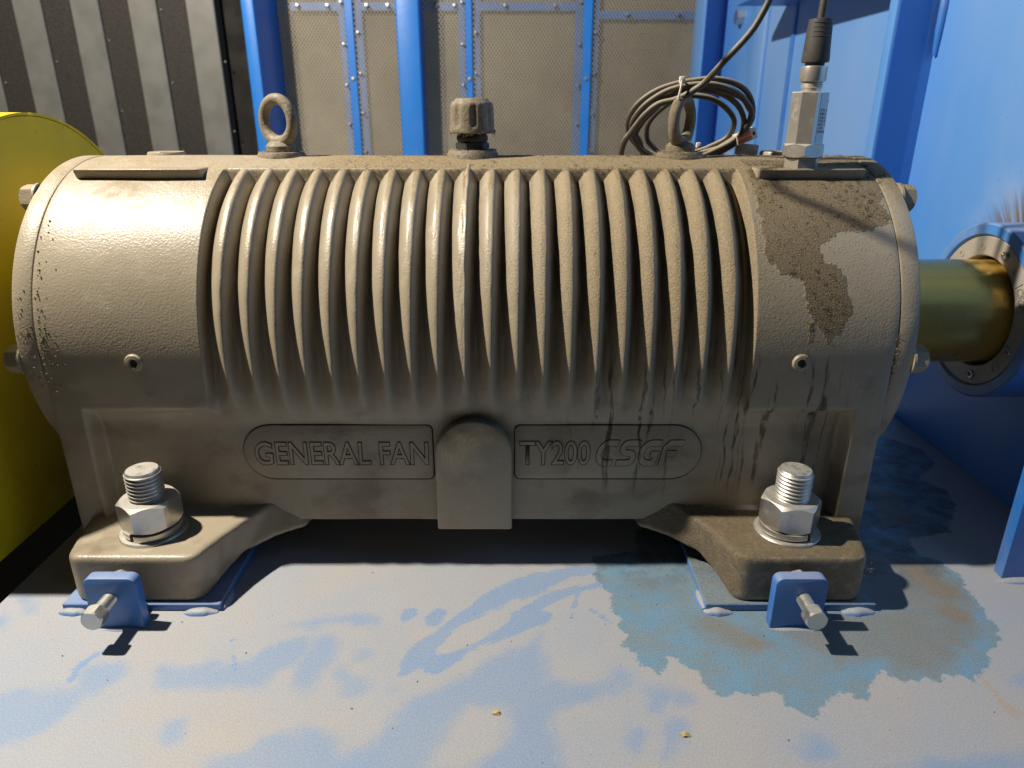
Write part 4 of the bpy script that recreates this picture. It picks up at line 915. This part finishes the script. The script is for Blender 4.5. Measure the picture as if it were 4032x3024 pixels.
# frame members seen through the mesh
for (a, b, zt) in ((-0.609, -0.425, 0.672), (-0.402, -0.272, 0.672), (-0.206, -0.092, 0.672), (-0.073, 0.233, 0.672), (0.262, 0.575, 0.650)):
    box('frame_rail', BLUE_CLEAN, fence, (a-0.004, b+0.004, 2.2120, 2.2240, zt-0.011, zt+0.011), 0.001, 1)
    link('rivet', lathe_me([(0, 2.192), (0.004, 2.1925), (0.006, 2.1960), (0.006, 2.199)], 12, 'y', ((a*0.7+b*0.3), 0, zt)), ZINC, fence)
    link('rivet', lathe_me([(0, 2.192), (0.004, 2.1925), (0.006, 2.1960), (0.006, 2.199)], 12, 'y', ((a*0.25+b*0.75), 0, zt)), ZINC, fence)
for (a, b) in ((-0.4237, -0.4022), (-0.0907, -0.0736), (0.2360, 0.2600)):
    st_ = box('frame_strip', BLUE_CLEAN, fence, (a, b, YF-0.008, YF-0.0012, -0.60, 1.30), 0.001, 1)
    box('frame_flange', BLUE_CLEAN, fence, (a-0.022, b+0.022, 2.2125, 2.2240, -0.60, 1.30), 0.001, 1)
    for k, z in enumerate(np.arange(0.26, 0.72, 0.105)):
        for dx in (a-0.010, b+0.010):
            link('rivet', lathe_me([(0, 2.1915), (0.003, 2.192), (0.0048, 2.1955), (0.0048, 2.199)], 10, 'y', (dx, 0, float(z)+(0.03 if dx > b else 0))), ZINC, st_)
    link('strip_screw', lathe_me([(0, 2.1865), (0.004, 2.187), (0.0062, 2.190), (0.0062, 2.193)], 12, 'y', ((a+b)/2, 0, 0.486)), ZINC, st_)
def expanded(x0, x1, z0, z1, px=0.0094, pz=0.0068):
    v, f = [], []; nx_ = int((x1-x0)/px); nz_ = int((z1-z0)/pz); w = 0.0011; t_ = 0.0006
    for j in range(nz_):
        for i in range(nx_):
            cx = x0+(i+0.5*(j % 2))*px; cz = z0+j*pz*1.0
            for sx in (-1, 1):
                a = (cx, cz); b = (cx+sx*px/2, cz+pz)
                if b[0] > x1 or b[0] < x0: continue
                dx, dz = b[0]-a[0], b[1]-a[1]; L = math.hypot(dx, dz); nx2, nz2 = -dz/L*w, dx/L*w
                s = len(v)
                for (p, q) in (a, b):
                    v += [(p+nx2, YF-0.0010, q+nz2), (p-nx2, YF+0.0006, q-nz2), (p-nx2, YF+0.0012, q-nz2), (p+nx2, YF-0.0004, q+nz2)]
                for k in range(4): f.append((s+k, s+(k+1) % 4, s+4+(k+1) % 4, s+4+k))
    return pd_me(v, f, smooth=None)
for (a, b) in ((-0.610, -0.4128), (-0.4128, -0.239), (-0.239, -0.0822), (-0.0822, 0.248), (0.248, 0.576)):
    m_ = link('expanded_mesh', expanded(a, b, 0.20, 0.74), MESHM, fence); tag(m_, kind='stuff')

# ---------------------------------------------------------------- lint, crumbs, grit
def fibre(v, f, p, nrm, ln, w):
    nrm = Vector(nrm); t = nrm.orthogonal().normalized(); a = random.uniform(0, 6.283); d = (Matrix.Rotation(a, 3, nrm) @ t)
    lift = random.uniform(0.1, 0.9); bend = Vector((random.uniform(-1, 1), random.uniform(-1, 1), random.uniform(-0.6, 1)))*0.45
    p = Vector(p); s_ = len(v); side = d.cross(nrm).normalized()*w
    p1 = p+(d+nrm*lift)*ln*0.5; p2 = p1+(d+nrm*lift*0.2+bend)*ln*0.5
    for q, k in ((p, 1.0), (p1, 1.0), (p2, 0.4)): v += [tuple(q+side*k), tuple(q-side*k), tuple(q+nrm*w*1.2)]
    for b_ in (0, 3):
        for j in range(3): f.append((s_+b_+j, s_+b_+(j+1) % 3, s_+b_+3+(j+1) % 3, s_+b_+3+j))
def on_cyl(x, ph, r=None):
    a = R(ph); r = r if r is not None else RC-0.0003
    return (x, YA-r*math.cos(a), ZC+r*math.sin(a)), (0, -math.cos(a), math.sin(a))
lv, lf, dv, df = [], [], [], []
def put(p, n, ln=None):
    ln = ln or random.uniform(0.0008, 0.0022)
    if random.random() < 0.15: fibre(dv, df, p, n, ln*1.1, 0.00014)
    else: fibre(lv, lf, p, n, ln, 0.00013)
def clump(p, n, r, k):
    t = Vector(n).orthogonal().normalized(); b = Vector(n).cross(t)
    for _ in range(k): fibre(dv, df, tuple(Vector(p)+t*random.gauss(0, r)+b*random.gauss(0, r)), n, random.uniform(0.0010, 0.0026), 0.00017)
for i in range(6500):
    x = -0.22+0.585*random.random()**0.8
    put(*on_cyl(x, random.uniform(71.5, 112)))
for i in range(1900):
    x = -0.20+0.44*random.random()**0.75; put(*on_cyl(x, random.gauss(71.3, 0.8), RC-0.001), random.uniform(0.0010, 0.0036))
cand = np.stack([rng.uniform(0.244, 0.372, 9000), rng.uniform(3, 82, 9000)], 1); sd_ = patch_sdf(cand[:, 0], cand[:, 1])
for (x, ph), s_ in zip(cand.tolist(), sd_):
    if s_ > random.uniform(-0.001, 0.006): put(*on_cyl(x, ph), random.uniform(0.0006, 0.0018))
    if s_ > 0.001 and random.random() < 0.055: clump(*on_cyl(x, ph), 0.0008, random.randint(4, 9))
for i in range(90):
    clump(*on_cyl(random.uniform(-0.15, 0.36), random.uniform(72, 100)), 0.0010, random.randint(4, 9))
for cx, cy, zt, r0, n_ in ((-0.185, YA, 0.364, 0.0225, 160), (0.1985, YA-0.004, 0.364, 0.0235, 620), (-0.0005, YA, 0.3655, 0.0245, 420)):
    for i in range(n_):
        a = random.uniform(0, 6.283); r = r0*math.sqrt(random.uniform(0.3, 1.08)); put((cx+r*math.cos(a), cy+r*math.sin(a), zt-0.004*(r > r0*0.95)), (math.cos(a)*0.4, math.sin(a)*0.4, 0.85))
for i in range(260):
    a = random.uniform(0, 6.283); put((-0.0005+0.0214*math.cos(a), YA+0.0214*math.sin(a), random.gauss(0.3815, 0.0008)), (math.cos(a), math.sin(a), -0.3), random.uniform(0.0012, 0.0032))
for i in range(900):
    put((random.uniform(0.20, 0.338), random.uniform(0.508, 0.575), 0.0500), (0, 0, 1), random.uniform(0.0008, 0.002))
for i in range(220):
    put((random.uniform(0.25, 0.34), 0.5035, random.uniform(0.03, 0.046)), (0, -1, 0.2), random.uniform(0.001, 0.003))
for i in range(500):
    put((random.uniform(0.256, 0.347), random.uniform(0.650, 0.668), 0.3525), (0, 0, 1), random.uniform(0.001, 0.0025))
# shaggy crust at the cover joint, drive end
for i in range(260): put(*on_cyl(0.3597+random.gauss(0, 0.0008), random.uniform(-28, 8)), random.uniform(0.001, 0.002))
l1 = link('dust_lint', pd_me(lv, lf, smooth=180), DUST); tag(l1, 'fluffy tan dust fibres lying on top of the housing', 'dust', kind='stuff')
l2 = link('dark_lint', pd_me(dv, df, smooth=180), DARKLINT); tag(l2, 'dark clumped dust fibres caught in the oil on the housing', 'dust', kind='stuff')
cv, cf = [], []
def crumb(p, r):
    s_ = len(cv); q = [Vector((random.uniform(-1, 1), random.uniform(-1, 1), random.uniform(-1, 1))).normalized()*r*random.uniform(0.6, 1.2) for _ in range(3)]
    base = [Vector(d)*r*random.uniform(0.6, 1.3) for d in ((1, 0, 0), (-1, 0, 0), (0, 1, 0), (0, -1, 0), (0, 0, 1), (0, 0, -1))]
    for b_ in base: cv.append(tuple(Vector(p)+b_))
    for t_ in ((0, 2, 4), (2, 1, 4), (1, 3, 4), (3, 0, 4), (2, 0, 5), (1, 2, 5), (3, 1, 5), (0, 3, 5)): cf.append(tuple(s_+k for k in t_))
for i in range(120):
    ph = random.choice([random.gauss(-4, 7), random.gauss(6, 5), random.gauss(18, 14)]); x = -0.3575+abs(random.gauss(0, 0.006)); p, n_ = on_cyl(x, ph, RC+0.0001 if ph > 0 else max(RC, min(0.19, RC/math.cos(R(ph))))+0.0004)
    crumb(p, random.uniform(0.0003, 0.0011))
for i in range(50):
    p, n_ = on_cyl(-0.3680+random.gauss(0, 0.004), random.gauss(2, 9), RC+0.0003); crumb(p, random.uniform(0.0004, 0.0010))
link('crust_crumbs', pd_me(cv, cf, smooth=None), CRUMB); tag(bpy.data.objects['crust_crumbs'], 'crusty dirt crumbs along the left cover joint', 'dirt', kind='stuff')
cv, cf = [], []
for i in range(150):
    crumb((random.uniform(-0.39, 0.45), 0.32+0.25*random.random(), 0.0004), 0.00025+0.0006*random.random()**3)
link('grit', pd_me(cv, cf, smooth=None), CRUMB); tag(bpy.data.objects['grit'], 'scattered dark grit on the base plate', 'grit', kind='stuff')
CHIP = simple('chip_wood', (0.50, 0.36, 0.17), 0.85, var=0.35, scale=500)
for k, (x, y) in enumerate(((0.0265, 0.3880), (0.1565, 0.3690))):
    bm = bmesh.new(); bmesh.ops.create_icosphere(bm, subdivisions=2, radius=0.0028)
    for q in bm.verts:
        d = 1+0.5*mnoise.noise(q.co*600+Vector((k*7, 0, 0))); q.co = Vector((q.co.x*1.15*d+x, q.co.y*0.7*d+y, max(0.0, q.co.z*0.6*d)+0.0004))
    chip = link('wood_chip', bm_me(bm, smooth=30), CHIP)
    tag(chip, 'pale orange chip lying below the centre of the housing' if k == 0 else 'pale chip lying on the plate left of the oil stain', 'chip')
